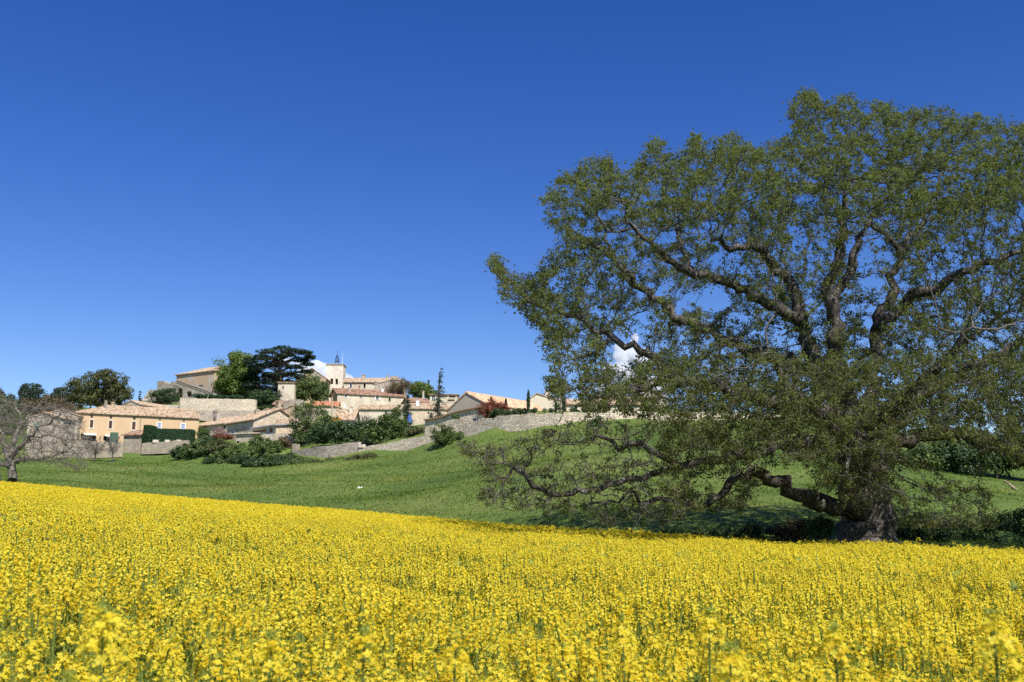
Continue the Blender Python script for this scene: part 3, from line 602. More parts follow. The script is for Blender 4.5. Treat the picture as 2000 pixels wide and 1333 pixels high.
h = hx('white_block_house', 'tall white block of a house standing in the shade of the cedar', (543.5, 748, 215), (575.5, 748), 7, 6, M['plaster_cream'], M['tile_dark'])
h.win(553, 757, 3, 5, 'dark', None, frame=None); h.finish_x(rise=.4, ry=1, over=.2)
h = House('church_nave', 'church nave with a big brown tile roof half hidden behind the cedar', 'church', P(578, 745, 237), (1, 0), 7.2, 14, 9, M['plaster_patch'], M['tile_dark']); h.finish_y(3.7, 3.0, P(629, 740, 237)[2] - h.A[2])
h = hx('red_roofed_house', 'small house with an orange red tile roof right behind the leafy tree', (612, 793, 205), (659, 793.5), 4, 5, M['plaster_cream'], M['tile_red']); h.win(657, 798, 2, 7, 'dark', None, frame=None); h.finish_x(rise=1.0)
h = House('gable_cottage', 'low beige gable end between the pole and the big cream house', 'house', P(657, 796, 200), (1, -.1), 2.9, 5, 5, M['plaster_beige'], M['tile']); h.finish_y(.2, .05, P(683, 808, 200)[2] - h.A[2], over=.2)
h = hx('lower_tiled_house', 'low house with a patchy tile roof above the orange awning', (655, 820, 178), (690, 820), 5, 7, M['plaster_grey'], M['tile']); h.win(676, 826, 20, 6, 'glass', None, frame='white'); h.finish_x(rise=1.9); h.chimney(px=681, py=815, y=2.5, h=.9, w_=.6, mat='cream_trim')

# church bell tower
A = P(637.5, 712.5, 242); Wt = 33.5 * 242 / F
tw = House('bell_tower', 'square pale stone bell tower with twin arched openings and an iron cage', 'tower', A, (1, 0.02), Wt, 4.4, 15, M['stone_house'], M['stone'])
m = MB(); tw.box(m, 0, Wt, 0, 4.4, -15, 0); wl = m.build('wall', M['stone_tower'], None, tw.o); cs = []
for x_, y_ in ((647.8, 745), (657.4, 745.5)):
    m = MB(); f = [p - np.array([0, .8, 0]) for p in arch_pts(x_, y_, 5.2, 11.5, lambda px: 242)]; prism(f, (0, 3.2, 0), m); cs.append(m.build('cutter', None))
cut(wl, cs); wl.parent = tw.root; wl.location = (0, 0, 0)
for x_, y_ in ((647.8, 745), (657.4, 745.5)):
    q = P(x_, y_ - 1, 243.4) ; m = MB(); m.tube([q + [0, 0, .35], q + [0, 0, .2], q + [0, 0, -.1], q + [0, 0, -.35]], [.08, .2, .24, .36], 10); m.build('bell', M['bronze'], tw.root, tw.o, True)
m = MB(); tw.box(m, -.15, Wt + .15, -.15, 4.55, 0, .2); tw.box(m, -.06, Wt + .06, -.06, 4.46, -.25, 0); tw.build('parapet', m, M['stone_grey'])
c0 = P(658.3, 710, 244.2); m = MB()
for k in range(4):
    a = math.pi / 4 + k * math.pi / 2; e = np.array([math.cos(a), math.sin(a), 0])
    m.tube([c0 + e * .62 - [0, 0, .3], c0 + e * .55 + [0, 0, .9], c0 + e * .34 + [0, 0, 1.5], c0 + e * .1 + [0, 0, 2.1]], [.045] * 4, 5)
for z_, rr in ((.45, .6), (.9, .56), (1.5, .35)):
    m.tube([c0 + [rr * math.cos(a), rr * math.sin(a), z_] for a in np.linspace(0, 2 * math.pi, 13)], [.035] * 13, 4)
m.tube([c0 + [0, 0, 1.0], c0 + [0, 0, 3.3]], [.05, .02], 5); m.tube([c0 + [0, 0, .85], c0 + [0, 0, .5], c0 + [0, 0, .3]], [.06, .22, .3], 8); m.tube([c0 + [-.22, 0, 2.9], c0 + [.22, 0, 2.9]], [.02, .02], 4)
m.build('bell_cage', M['iron'], tw.root, tw.o)
m = MB(); q = P(668.5, 711, 243.5); m.tube([q, q + [0, 0, 2.7]], [.05, .03], 5); m.build('mast', M['white'], tw.root, tw.o)
root = thing('flue_pole', P(648.5, 806, 200), 'tall rusty flue pole topped by a round dark disc in front of the bell tower', 'pole')
m = MB(); q = P(648.5, 806, 200); q2 = P(648.8, 775, 200); m.tube([q - [0, 0, 1], q2], [.22, .16], 8); m.build('pole', M['plaster_beige'], root, np.array(root.location))
m = MB(); q3 = P(650.8, 771.3, 199.8); m.tube([q3, q3 + [0, .12, 0]], [.42, .36], 16); m.build('disc', M['brown'], root, np.array(root.location))

h = hx('upper_house', 'highest cream house with a long tile roof touching the bell tower', (671.5, 747, 238), (758, 747), 6, 7, M['plaster_cream'], M['tile'])
h.win(685.3, 754, 4, 9, 'glass', None, frame='white'); h.win(712, 753.8, 4.4, 9, 'dark', None, frame='cream_trim'); h.win(730.5, 752.5, 6, 6, 'white', None, frame=None, name='shutter'); h.win(702, 757, 3, 6, 'tile_red', None, frame=None, name='door')
h.finish_x(rise=1.3, ry=.5); h.chimney(px=705.5, py=741, y=3.4, h=.7, w_=.8, mat='plaster_beige'); h.chimney(px=753, py=741, y=3.4, h=.6, w_=.4, mat='plaster_beige')
h = House('stone_annex', 'grey stone wing with a slanting roofline right of the highest house', 'house', P(731, 752, 234), (1, 0), 6.2, 5, 5, M['stone_grey'], M['stone_grey']); h.finish_y(4.5, 1.2, 1.0, over=.1)
wall('ruin', 'squared ruin of pale stone rising among the bare brown thicket', [(762, 735, 236), (770, 733.5, 236), (776, 736, 236), (785, 741, 236), (792, 746, 236)], [(762, 765), (792, 765)], M['stone'], 2.5, .12, cat='ruin')
h = hx('great_cream_house', 'largest cream stone house with a dark mossy tile roof below the bell tower', (659, 769, 225), (792, 775.5), 8, 7, M['plaster_cream'], M['tile_dark'])
h.win(675.5, 773.6, 4.6, 5, 'glass', None, frame='white'); h.win(705, 775, 4.6, 4.5, 'blue_shutter', None, frame=None); h.win(737, 777.8, 5, 7.5, 'glass', 'white', True, frame='white', fr=.05); h.win(761, 781, 4, 7.5, 'dark', None, frame='cream_trim'); h.win(673.5, 793, 5, 10, 'dark', 'white', frame=None)
h.finish_x(rise=1.5, ry=.55); h.chimney(px=753.5, py=765, y=3.2, h=.6, w_=.7, mat='white'); h.chimney(px=792, py=770, y=2.6, h=1.4, w_=.55, mat='plaster_beige'); h.chimney(px=684, py=768, y=1.2, h=.8, w_=.4, mat='plaster_grey')
h = hx('cream_row_house', 'bright cream house with grey gable side directly in front of the largest cream house', (699.5, 800, 195), (781, 800), 7, 6, M['plaster_cream'], M['tile'])
h.win(754, 806, 5, 6, 'teal', None, frame=None); h.finish_x(rise=1.1, ry=.6)
h = hx('hidden_row_house', 'cream stone house with red barrel tiles between the dark conifer and the spruce', (797, 798.5, 188), (873.5, 799.5), 7, 6, M['stone_house'], M['tile'])
h.win(837, 807, 3, 4, 'dark', None, frame=None); h.finish_x(rise=1.2, ry=.6); h.chimney(px=816, py=792, y=1.6, h=1.0, w_=.6, mat='white')
h = hx('grey_roof_shed', 'little building with a greyish brown tile roof above the red barrel tiles', (800, 785.5, 214), (839, 787.5), 5, 5, M['plaster_cream'], M['tile_dark']); h.finish_x(rise=1.0); h.chimney(px=833, py=780, y=2.4, h=1.6, w_=.4, mat='plaster_grey')
h = hx('flat_roofed_house', 'square flat roofed house with closed wooden shutters behind the tall spruce', (839.5, 772, 208), (893, 772), 7, 5, M['plaster_cream'], M['tile_dark'])
h.win(846.5, 777.5, 6, 8, 'glass', None, frame='white'); h.win(883.5, 775, 12, 4, 'wood', None, frame='cream_trim'); h.win(881, 782.5, 14, 4, 'wood', None, frame='cream_trim'); h.finish_x(rise=.25, ry=1, over=.3)

# big right-hand gable house
A = P(873, 804.6, 132.6); h = House('gabled_farmhouse', 'farmhouse with a wide grey gable and a bright orange tile roof above the retaining wall', 'house', A, (0.8, -0.6), 6.7, 14.5, 6, M['plaster_grey'], M['tile_new'])
h.finish_y(3.35, P(909, 768.6, 130.5)[2] - A[2], P(944, 789, 128.4)[2] - A[2], over=.15)
root = None
ldp = lambda px: 126 - (px - 830) / 114 * 3
A = P(830, 822, 127); B = P(944, 800, 121.5); h = House('stone_lean_to', 'rambling stone lean-to with a sloping tile edge in front of the grey gable', 'house', A, (B - A)[:2], float(np.hypot(*(B - A)[:2])), 4.5, 6.5, M['stone_dry'], M['tile_dark'])
h.win(926.5, 821, 8, 8, 'glass', None, frame='cream_trim'); h.win(868, 838, 3.5, 15, 'grey_wood', None, frame=None, name='door'); h.win(861, 838, 4, 15, 'dark', None, frame=None, name='doorway')
# sloping top: sheared wall + roof strip
W_ = h.W; tops = [(0, P(830, 822.5, 127)[2]), (.30, P(866, 816, 125)[2]), (.42, P(878, 811, 124.5)[2]), (.62, P(900, 804.5, 123.5)[2]), (1.0, P(944, 796, 121.5)[2])]
zt_ = lambda x: float(np.interp(x / W_, [q[0] for q in tops], [q[1] for q in tops])) - h.A[2]
m = MB(); h.front(m, z_top=-0.05, reveal=.2); xs = np.linspace(0, W_, 24)
for a, b2 in zip(xs, xs[1:]):
    if zt_(b2) > -.05: m.add([h.p(a, 0, -.05), h.p(b2, 0, -.05), h.p(b2, 0, max(zt_(b2), -.05)), h.p(a, 0, max(zt_(a), -.05))], [(0, 1, 2, 3)])
    m.add([h.p(a, 4.5, -7), h.p(b2, 4.5, -7), h.p(b2, 4.5, zt_(b2)), h.p(a, 4.5, zt_(a))], [(3, 2, 1, 0)])
m.add([h.p(0, 0, -6.5), h.p(0, 4.5, -6.5), h.p(0, 4.5, 0), h.p(0, 0, 0)], [(0, 3, 2, 1)]); m.add([h.p(W_, 0, -6.5), h.p(W_, 4.5, -6.5), h.p(W_, 4.5, zt_(W_)), h.p(W_, 0, zt_(W_))], [(0, 1, 2, 3)])
h.build('wall', m, M['stone_dry']); m = MB()
for a, b2 in zip(xs[:-1], xs[1:]):
    slab(m, h.p(a, -.3, zt_(a) + .12), h.p(b2, -.3, zt_(b2) + .12), h.p(b2, 4.6, zt_(b2) + .45), h.p(a, 4.6, zt_(a) + .45), .12)
h.build('roof', m, M['tile_dark']); h.windows()
h = House('garden_house', 'pale plastered gable house with a chimney behind the slim cypress', 'house', P(1023, 788, 150), (1, .05), 6.2, 9, 4, M['plaster_cream'], M['tile']); h.finish_y(1.95, P(1048, 770.5, 150)[2] - h.A[2], P(1100, 786, 150)[2] - h.A[2], over=.25); h.chimney(x=3.9, y=2.5, h=1.1, w_=.9, mat='plaster_cream')
for (nm, lb, A_, B_, wmat, rmat, D_, ri) in (
    ('low_cream_house', 'low cream house glimpsed under the left skirt of the oak, tiles pink', (1098, 790, 152), (1152, 790), 'plaster_cream', 'tile', 6, .9),
    ('long_pink_roofed_house', 'long low house with pale pink tiles behind the wall and the staked cypresses', (1156, 790, 150), (1262, 790), 'plaster_cream', 'tile', 7, 1.3)):
    h = hx(nm, lb, A_, B_, 4, D_, M[wmat], M[rmat]); h.win((A_[0] + B_[0]) / 2, 796, 5, 6, 'dark', None, frame='cream_trim'); h.finish_x(rise=ri)
h = House('grey_gable_barn', 'grey stone barn gable seen through the oak twigs against the white cloud', 'house', P(1240, 782, 165), (1, 0), 5.6, 8, 5, M['plaster_grey'], M['tile_dark']); h.finish_y(2.6, P(1272, 763, 165)[2] - h.A[2], 0)
m = MB(); q = P(633, 825, 168); q2 = P(663, 825.5, 168)
m.quadbox([q, q2, q2 + [0, 1.6, .5], q + [0, 1.6, .5]], [q + [0, 0, .5], q2 + [0, 0, .5], q2 + [0, 1.6, .95], q + [0, 1.6, .95]])
m.tube([q + [.1, .1, 0], q + [.1, .1, -2.5]], [.04, .04], 5); m.tube([q2 + [-.1, .1, 0], q2 + [-.1, .1, -2.5]], [.04, .04], 5)
o = m.build('awning', M['orange'], None, q); tag(o, 'bright orange awning between the leafy tree and the dark hedge', 'awning')
root = thing('garden_parasol', P(800, 832, 150), 'folded dark blue parasol beside the foot of the dark conifer', 'parasol'); m = MB(); q = P(800, 832, 150)
m.tube([q - [0, 0, 1], q + [0, 0, 2.0]], [.04, .04], 6); m.build('pole', M['grey_wood'], root, q); m = MB(); m.tube([q + [0, 0, .4], q + [0, 0, .5], q + [0, 0, 1.2], q + [0, 0, 1.9]], [.3, .42, .32, .04], 8); m.build('canopy', M['bluecloth'], root, q)

# ------------------------------------------------------------------ vegetation helpers
def unit(v): return v / (np.linalg.norm(v, axis=-1, keepdims=True) + 1e-9)
def rand_dir(n, up=0.0, r=rng):
    v = r.normal(size=(n, 3)); v[:, 2] += up; return unit(v)
def leaf_quads(pts, size, r=rng, up=0.6, aspect=0.6, jitter=0.35, nb=None):
    """one bent leaf-shaped quad per point"""
    n = len(pts); nrm = rand_dir(n, up, r)
    if nb is not None: nrm = unit(nb * 1.0 + nrm * .75)
    a = unit(np.cross(nrm, rand_dir(n, 0, r))); b = np.cross(nrm, a)
    s = (size * (1 + jitter * r.normal(size=n))).clip(size * .3)[:, None]
    V = np.stack([pts - a * s * .5, pts + b * s * .5 * aspect, pts + a * s * .5 + nrm * s * .12, pts - b * s * .5 * aspect], 1).reshape(-1, 3)
    return V, np.arange(4 * n).reshape(-1, 4)
def foliage(name, pts, size, mat, parent, origin, tints, up=0.6, r=rng, aspect=0.6, nb=None):
    V, Fc = leaf_quads(pts, size, r, up, aspect, nb=nb); return mesh(name, V, [Fc], mat, parent, origin, tint=np.repeat(np.clip(tints, 0, 1), 4))

def blob_points(blobs, d, n, clumps, crad, r, ddepth=None, shell=0.45):
    """leaf positions gathered in clumps inside ellipsoids given in photo pixels at distance d"""
    ar = np.array([b[2] * b[3] for b in blobs], float); which = r.choice(len(blobs), clumps, p=ar / ar.sum()); B = np.array(blobs, float)[which]
    u = rand_dir(clumps, 0, r) * (shell + (1 - shell) * r.random((clumps, 1)) ** .6)
    rx = B[:, 2] * d / F; rz = B[:, 3] * d / F; c_ = P(B[:, 0], B[:, 1], np.full(clumps, float(d))); ry = np.minimum(rx, rz * 1.5) if ddepth is None else ddepth
    C3 = c_ + np.stack([u[:, 0] * rx, u[:, 1] * ry, u[:, 2] * rz], -1)
    per = max(1, n // clumps); cr = crad * (0.6 + 0.8 * r.random(clumps))
    off = r.normal(size=(clumps, per, 3)); off = unit(off) * (r.random((clumps, per, 1)) ** .5) * cr[:, None, None]; off[..., 2] *= .7
    tint = (r.random(clumps)[:, None] * .55 + r.random((clumps, per)) * .45).ravel(); global NB; NB = unit(off).reshape(-1, 3)
    return (C3[:, None] + off).reshape(-1, 3), tint, C3
def plant(name, label, cat, blobs, d, mat, trunk_px=None, n=2500, clumps=60, crad=None, leaf=None, group=None, bark='bark', seed=0, trunk_r=0.25, twig=True, shell=.45, up=.6, part='crown', limbs=12):
    r = np.random.default_rng(seed + int(blobs[0][0]) * 13 + int(blobs[0][1])); mpp = d / F
    crad = crad or max(.35, .28 * np.mean([min(b[2], b[3]) for b in blobs]) * mpp); leaf = leaf or 1.6 * mpp * 1.6
    cx = trunk_px if trunk_px is not None else blobs[0][0]; X = float(P(cx, 850, d)[0]); gz = float(ground(X, d)); base = np.array([X, d, gz])
    root = thing(name, base, label, cat, group); pts, tint, C3 = blob_points(blobs, d, int(n * 1.7), clumps, crad, r, shell=shell)
    keep = pts[:, 2] > gz - .2; pts, tint, nb_k = pts[keep], tint[keep], NB[keep]
    foliage(part, pts, leaf, M[mat] if isinstance(mat, str) else mat, root, base, tint, up, r, nb=nb_k)
    if twig:
        m = MB(); top = P(cx, blobs[0][1], d); hgt = max(1.0, top[2] - gz); mid = base + [0, 0, hgt * .45]
        m.tube([base - [0, 0, .5], base + [0.0, 0, hgt * .2], mid + r.normal(size=3) * .1, base + [0, 0, hgt * .95]], [trunk_r * 1.3, trunk_r, trunk_r * .75, trunk_r * .2], 7)
        m.build('trunk' if trunk_r >= .12 else 'stem', M[bark], root, base, True); m = MB()
        for q in C3[r.choice(len(C3), min(limbs, len(C3)), replace=False)]:
            s0 = base + [0, 0, hgt * r.uniform(.3, .75)]; md = lerp(s0, q, .5) + [0, 0, -.08 * np.linalg.norm(q - s0)] + r.normal(size=3) * .15
            m.tube([s0, md, q], [trunk_r * .45, trunk_r * .28, trunk_r * .08], 5)
        m.build('branches', M[bark], root, base, True)
    return root
def conifer(name, label, px, pytop, pybase, wpx, d, n=2600, mat='conifer', droop=.25, group=None, seed=0, tiers=16, gap=0.0, lean=0, leafk=1.0):
    r = np.random.default_rng(seed + int(px)); X = float(P(px, 850, d)[0]); gz = float(ground(X, d)); base = np.array([X, d, gz]); root = thing(name, base, label, 'tree', group)
    zt = P(px, pytop, d)[2]; zb = P(px, pybase, d)[2]; R_ = wpx / 2 * d / F; pts = []; tn = []; m = MB()
    m.tube([base - [0, 0, .4], [X, d, lerp(gz, zt, .5)], [X + lean * .3, d, lerp(gz, zt, .9)], [X + lean, d, zt]], [R_ * .12 + .08, R_ * .08 + .05, .04, .02], 6); m.build('trunk', M['bark'], root, base); m = MB()
    for i in range(tiers):
        t = (i + .5 * r.random()) / tiers; z = lerp(zb, zt, t); rad = R_ * (1 - t) ** .8 * r.uniform(.7, 1.12) + .12
        for k in range(max(3, int(8 * (1 - t * .6)))):
            a = r.uniform(0, 2 * math.pi); L = rad * r.uniform(.6, 1.1); tip = np.array([X + lean * t ** 3 + math.cos(a) * L, d + math.sin(a) * L, z - droop * L + r.normal() * .1])
            s0 = np.array([X + lean * t ** 3, d, z]); md = lerp(s0, tip, .5) + [0, 0, .1 * L]; m.tube([s0, md, tip], [.04, .03, .01], 3)
            q = max(6, int(1.8 * n / tiers / 7 * (L / R_ + .3))); u = r.random(q) ** .7
            pp = s0 * (1 - u[:, None]) + tip * u[:, None] + r.normal(size=(q, 3)) * [.12 * L + .08, .12 * L + .08, .07 * L + .05] - np.stack([0 * u, 0 * u, .06 * L * u], -1)
            pts.append(pp); tn.append(r.random(q) * .6 + r.random() * .4)
    m.build('branches', M['bark'], root, base); foliage('foliage', np.concatenate(pts), 1.7 * d / F * leafk + .05, M[mat], root, base, np.concatenate(tn), .5, r, .45); return root

# ------------------------------------------------------------------ space colonisation trees
def colonise(seeds, attract, step=0.35, infl=3.0, kill=0.7, iters=140, r=rng, jit=.25, grav=0.0):
    """seeds: list of (points, radii, parent_node_index or None, limb id). returns node pos, parent, limb, fixed radius"""
    pos, par, limb, fixr = [], [], [], []
    kd = None
    for pts, rad, attach, lid in seeds:
        pts = [np.array(p, float) for p in pts]; rad = list(rad)
        prev = -1
        if attach == 'near':
            prev = int(np.argmin([np.linalg.norm(q - pts[0]) for q in pos]))
            start = pos[prev]; off = 0
        for i in range(len(pts)):
            if prev >= 0 and (i > 0 or attach == 'near'):
                a = pos[prev]; L = np.linalg.norm(pts[i] - a); k = max(1, int(L / step)); r0 = fixr[prev] if i > 0 else min(fixr[prev], rad[0])
                ra = rad[i - 1] if i > 0 else rad[0]
                pv = a.copy(); perp = r.normal(size=3)
                for j in range(1, k + 1):
                    t = j / k; q = a * (1 - t) + pts[i] * t + (r.normal(size=3) * min(.10, .3 * L / k) if j < k else 0)
                    pos.append(q); par.append(prev); limb.append(lid); fixr.append(ra * (1 - t) + rad[i] * t); prev = len(pos) - 1
            else:
                pos.append(pts[i]); par.append(-1); limb.append(lid); fixr.append(rad[i]); prev = len(pos) - 1
    attract = list(map(np.array, attract)); A = np.array(attract); alive = np.ones(len(A), bool)
    best_d = np.full(len(A), 1e9); best_i = np.zeros(len(A), int)
    new = list(range(len(pos)))
    dirs_last = {}
    for it in range(iters):
        kd = kdtree.KDTree(len(new))
        for i in new: kd.insert(pos[i], i)
        kd.balance()
        for a in np.nonzero(alive)[0]:
            co, i, dd = kd.find(A[a])
            if dd < best_d[a]: best_d[a] = dd; best_i[a] = i
        alive &= best_d > kill
        act = np.nonzero(alive & (best_d < infl + it * .03))[0]
        if len(act) == 0: break
        acc = {}
        Pn = np.array([pos[i] for i in best_i[act]]); dv = unit(A[act] - Pn)
        for k, i in enumerate(best_i[act]): 
            if i in acc: acc[i] += dv[k]
            else: acc[i] = dv[k].copy()
        new = []
        for i, v in acc.items():
            v = v / (np.linalg.norm(v) + 1e-6) + r.normal(size=3) * jit + (0, 0, grav); v /= np.linalg.norm(v) + 1e-6
            q = pos[i] + v * step
            ky = (i, round(v[0], 1), round(v[1], 1))
            pos.append(q); par.append(i); limb.append(limb[i]); fixr.append(0.0); new.append(len(pos) - 1)
        if not new: break
    return np.array(pos), np.array(par), np.array(limb), np.array(fixr)
def radii(pos, par, fixr, tip=0.008, ex=2.3, mx=None):
    n = len(pos); acc = np.zeros(n); 
    for i in range(n - 1, -1, -1):
        ri = max(acc[i] ** (1 / ex), tip) if acc[i] > 0 else tip
        if par[i] >= 0: acc[par[i]] += ri ** ex
        acc[i] = ri
    rr = acc.copy()
    if mx: rr = np.where(fixr > 0, rr, np.minimum(rr, mx))
    return np.where(fixr > 0, fixr, rr)
def tube_mesh(pos, par, rad, sel, k, r=rng, rough=0.0):
    """tubes for the edges parent->child of the selected children"""
    n = len(pos); main = np.full(n, -1); br = np.zeros(n)
    for i in range(n):
        p = par[i]
        if p >= 0 and rad[i] > br[p]: br[p] = rad[i]; main[p] = i
    tan = np.zeros((n, 3)); has = par >= 0; tan[has] = unit(pos[has] - pos[par[has]])
    t2 = tan.copy(); mm = main >= 0; t2[mm] = unit(tan[mm] + tan[main[mm]])
    c = np.nonzero(sel & has)[0]; p = par[c]; ismain = main[p] == c
    def ring(ps, tg, rd):
        ref = np.where(np.abs(tg[:, 2:3]) > .8, np.array([[1., .1, 0]]), np.array([[.05, .1, 1.]])); a = unit(np.cross(tg, ref)); b = np.cross(tg, a)
        an = np.arange(k) * 2 * math.pi / k; R_ = rd[:, None] * (1 + rough * r.normal(size=(len(ps), k)))
        return ps[:, None] + R_[..., None] * (np.cos(an)[None, :, None] * a[:, None] + np.sin(an)[None, :, None] * b[:, None])
    # one ring per node, an extra root ring for side branches
    nid = -np.ones(n, int); need = np.unique(np.concatenate([c, p[ismain]])); nid[need] = np.arange(len(need))
    V1 = ring(pos[need], t2[need], rad[need]); side = c[~ismain]
    V2 = ring(pos[par[side]], tan[side], rad[side] * 1.12); V = np.concatenate([V1, V2]).reshape(-1, 3)
    top = nid[c]; bot = np.where(ismain, nid[p], 0); sid = np.zeros(len(c), int); sid[~ismain] = len(need) + np.arange(len(side)); bot = np.where(ismain, bot, sid)
    # align the ring rotation of bottom and top to limit twisting
    Vr = V.reshape(-1, k, 3); ax = Vr[bot] - Vr[bot].mean(1, keepdims=True); bx = Vr[top] - Vr[top].mean(1, keepdims=True)
    sc = np.stack([(ax[:, 0] * bx[:, j]).sum(-1) for j in range(k)], -1); sh = sc.argmax(1)
    j = np.arange(k); j2 = (j + 1) % k
    Fq = np.stack([bot[:, None] * k + j, bot[:, None] * k + j2, top[:, None] * k + (j2 + sh[:, None]) % k, top[:, None] * k + (j + sh[:, None]) % k], -1).reshape(-1, 4)
    return V, Fq
def inpoly(x, y, poly):
    poly = np.array(poly, float); n = len(poly); ins = np.zeros(len(x), bool); j = n - 1
    for i in range(n):
        xi, yi = poly[i]; xj, yj = poly[j]
        c_ = ((yi > y) != (yj > y)) & (x < (xj - xi) * (y - yi) / (yj - yi + 1e-9) + xi); ins ^= c_; j = i
    return ins

# ------------------------------------------------------------------ the great oak
OD = 39.5
crown_poly = [(941, 512), (960, 500), (985, 508), (1012, 545), (1050, 545), (1068, 505), (1092, 498), (1100, 470), (1080, 455), (1078, 430), (1060, 392), (1085, 348), (1120, 340), (1150, 300), (1190, 294), (1225, 322), (1250, 322), (1270, 275), (1340, 300), (1350, 268), (1400, 270), (1450, 262), (1500, 285), (1530, 262), (1545, 235), (1530, 190), (1560, 178), (1640, 188), (1700, 195), (1760, 210), (1800, 225), (1825, 192), (1870, 225), (1900, 225), (1950, 235), (2000, 245), (2120, 270), (2280, 360), (2380, 480), (2420, 640), (2400, 780), (2330, 880), (2200, 930), (2050, 915), (1990, 910), (1960, 890), (1880, 862), (1800, 850), (1760, 855), (1770, 900), (1740, 1000), (1660, 1010), (1600, 960), (1560, 900), (1500, 905), (1470, 1000), (1400, 1000), (1330, 1020), (1180, 1030), (1130, 1010), (1000, 1000), (940, 985), (935, 930), (890, 880), (905, 850), (960, 868), (1040, 850), (1110, 830), (1150, 800), (1085, 785), (1065, 755), (1078, 700), (1050, 640), (1010, 600), (975, 590), (985, 545)]
holes = [(1372, 588, 48, 22), (1700, 520, 30, 62), (1700, 620, 14, 46), (1235, 692, 42, 34), (1590, 935, 26, 22), (1400, 955, 45, 25), (1300, 930, 50, 25), (1420, 510, 25, 18), (1125, 885, 60, 22), (1085, 805, 40, 12), (1290, 870, 36, 20), (1350, 760, 20, 15), (1015, 640, 20, 12), (1160, 580, 16, 16), (1110, 560, 18, 12)]
orr = np.random.default_rng(11)
def sample_crown(n, bias=.6):
    out = []
    while len(out) < n:
        px = orr.uniform(880, 2440, n * 3); py = orr.uniform(170, 1040, n * 3); ok = inpoly(px, py, crown_poly)
        ok &= inpoly(px + 16 * np.sin(py * .11 + px * .05), py + 18 * np.sin(px * .085 + 1.3 * np.sin(py * .06)), crown_poly) | (px < 1075)
        for hx_, hy_, ha, hb in holes: ok &= ((px - hx_) / ha) ** 2 + ((py - hy_) / hb) ** 2 > 1
        low = (px < 1200) & (py > 820); ok &= ~(low & (orr.random(len(px)) < .2))
        low2 = (px < 1560) & (py > 870); ok &= ~(low2 & (orr.random(len(px)) < .25))
        px, py = px[ok], py[ok]
        wd = 9.5 * np.sqrt(np.clip(1 - ((px - 1710) / 830) ** 2, .03, 1)) * np.clip((py - 120) / 250, .45, 1) * np.where(py > 850, .8, 1)
        s_ = orr.choice([-1, 1], len(px)) * orr.random(len(px)) ** bias
        sh = -4.3 * np.clip((1420 - px) / 200, 0, 1) * np.clip((py - 560) / 200, 0, 1)
        wd = np.where((px < 1300) & (py > 800), 1.9, wd); d_ = OD + sh + np.where(s_ < 0, s_ * wd * .85, s_ * wd)
        q = P(px, py, d_); f_ = lambda a, b_, c_: np.sin(a * 1.7 + 1.5 * np.sin(b_ * .9)) + np.sin(b_ * 1.9 + 1.3 * np.sin(c_ * 1.1)) + np.sin(c_ * 1.5 + 1.4 * np.sin(a * .8))
        ns = f_(q[:, 0], q[:, 1], q[:, 2]); band = (np.abs(px - 1570) < 420) & (py > 430) & (py < 700)
        kp = (ns > -.42) | (orr.random(len(px)) < .12); kp &= ~(band & (d_ < OD + 2.5) & (orr.random(len(px)) < .8)); kp &= ~((py > 700) & (py < 850) & (px < 1330) & (orr.random(len(px)) < .3))
        out += list(q[kp])
    return np.array(out[:n])
gz0 = float(ground(P(1690, 1060, OD)[0], OD)); base = P(1692, 1058, OD); base[2] = gz0
def OP(*l): return [P(a, b_, OD + c_) for a, b_, c_ in l]
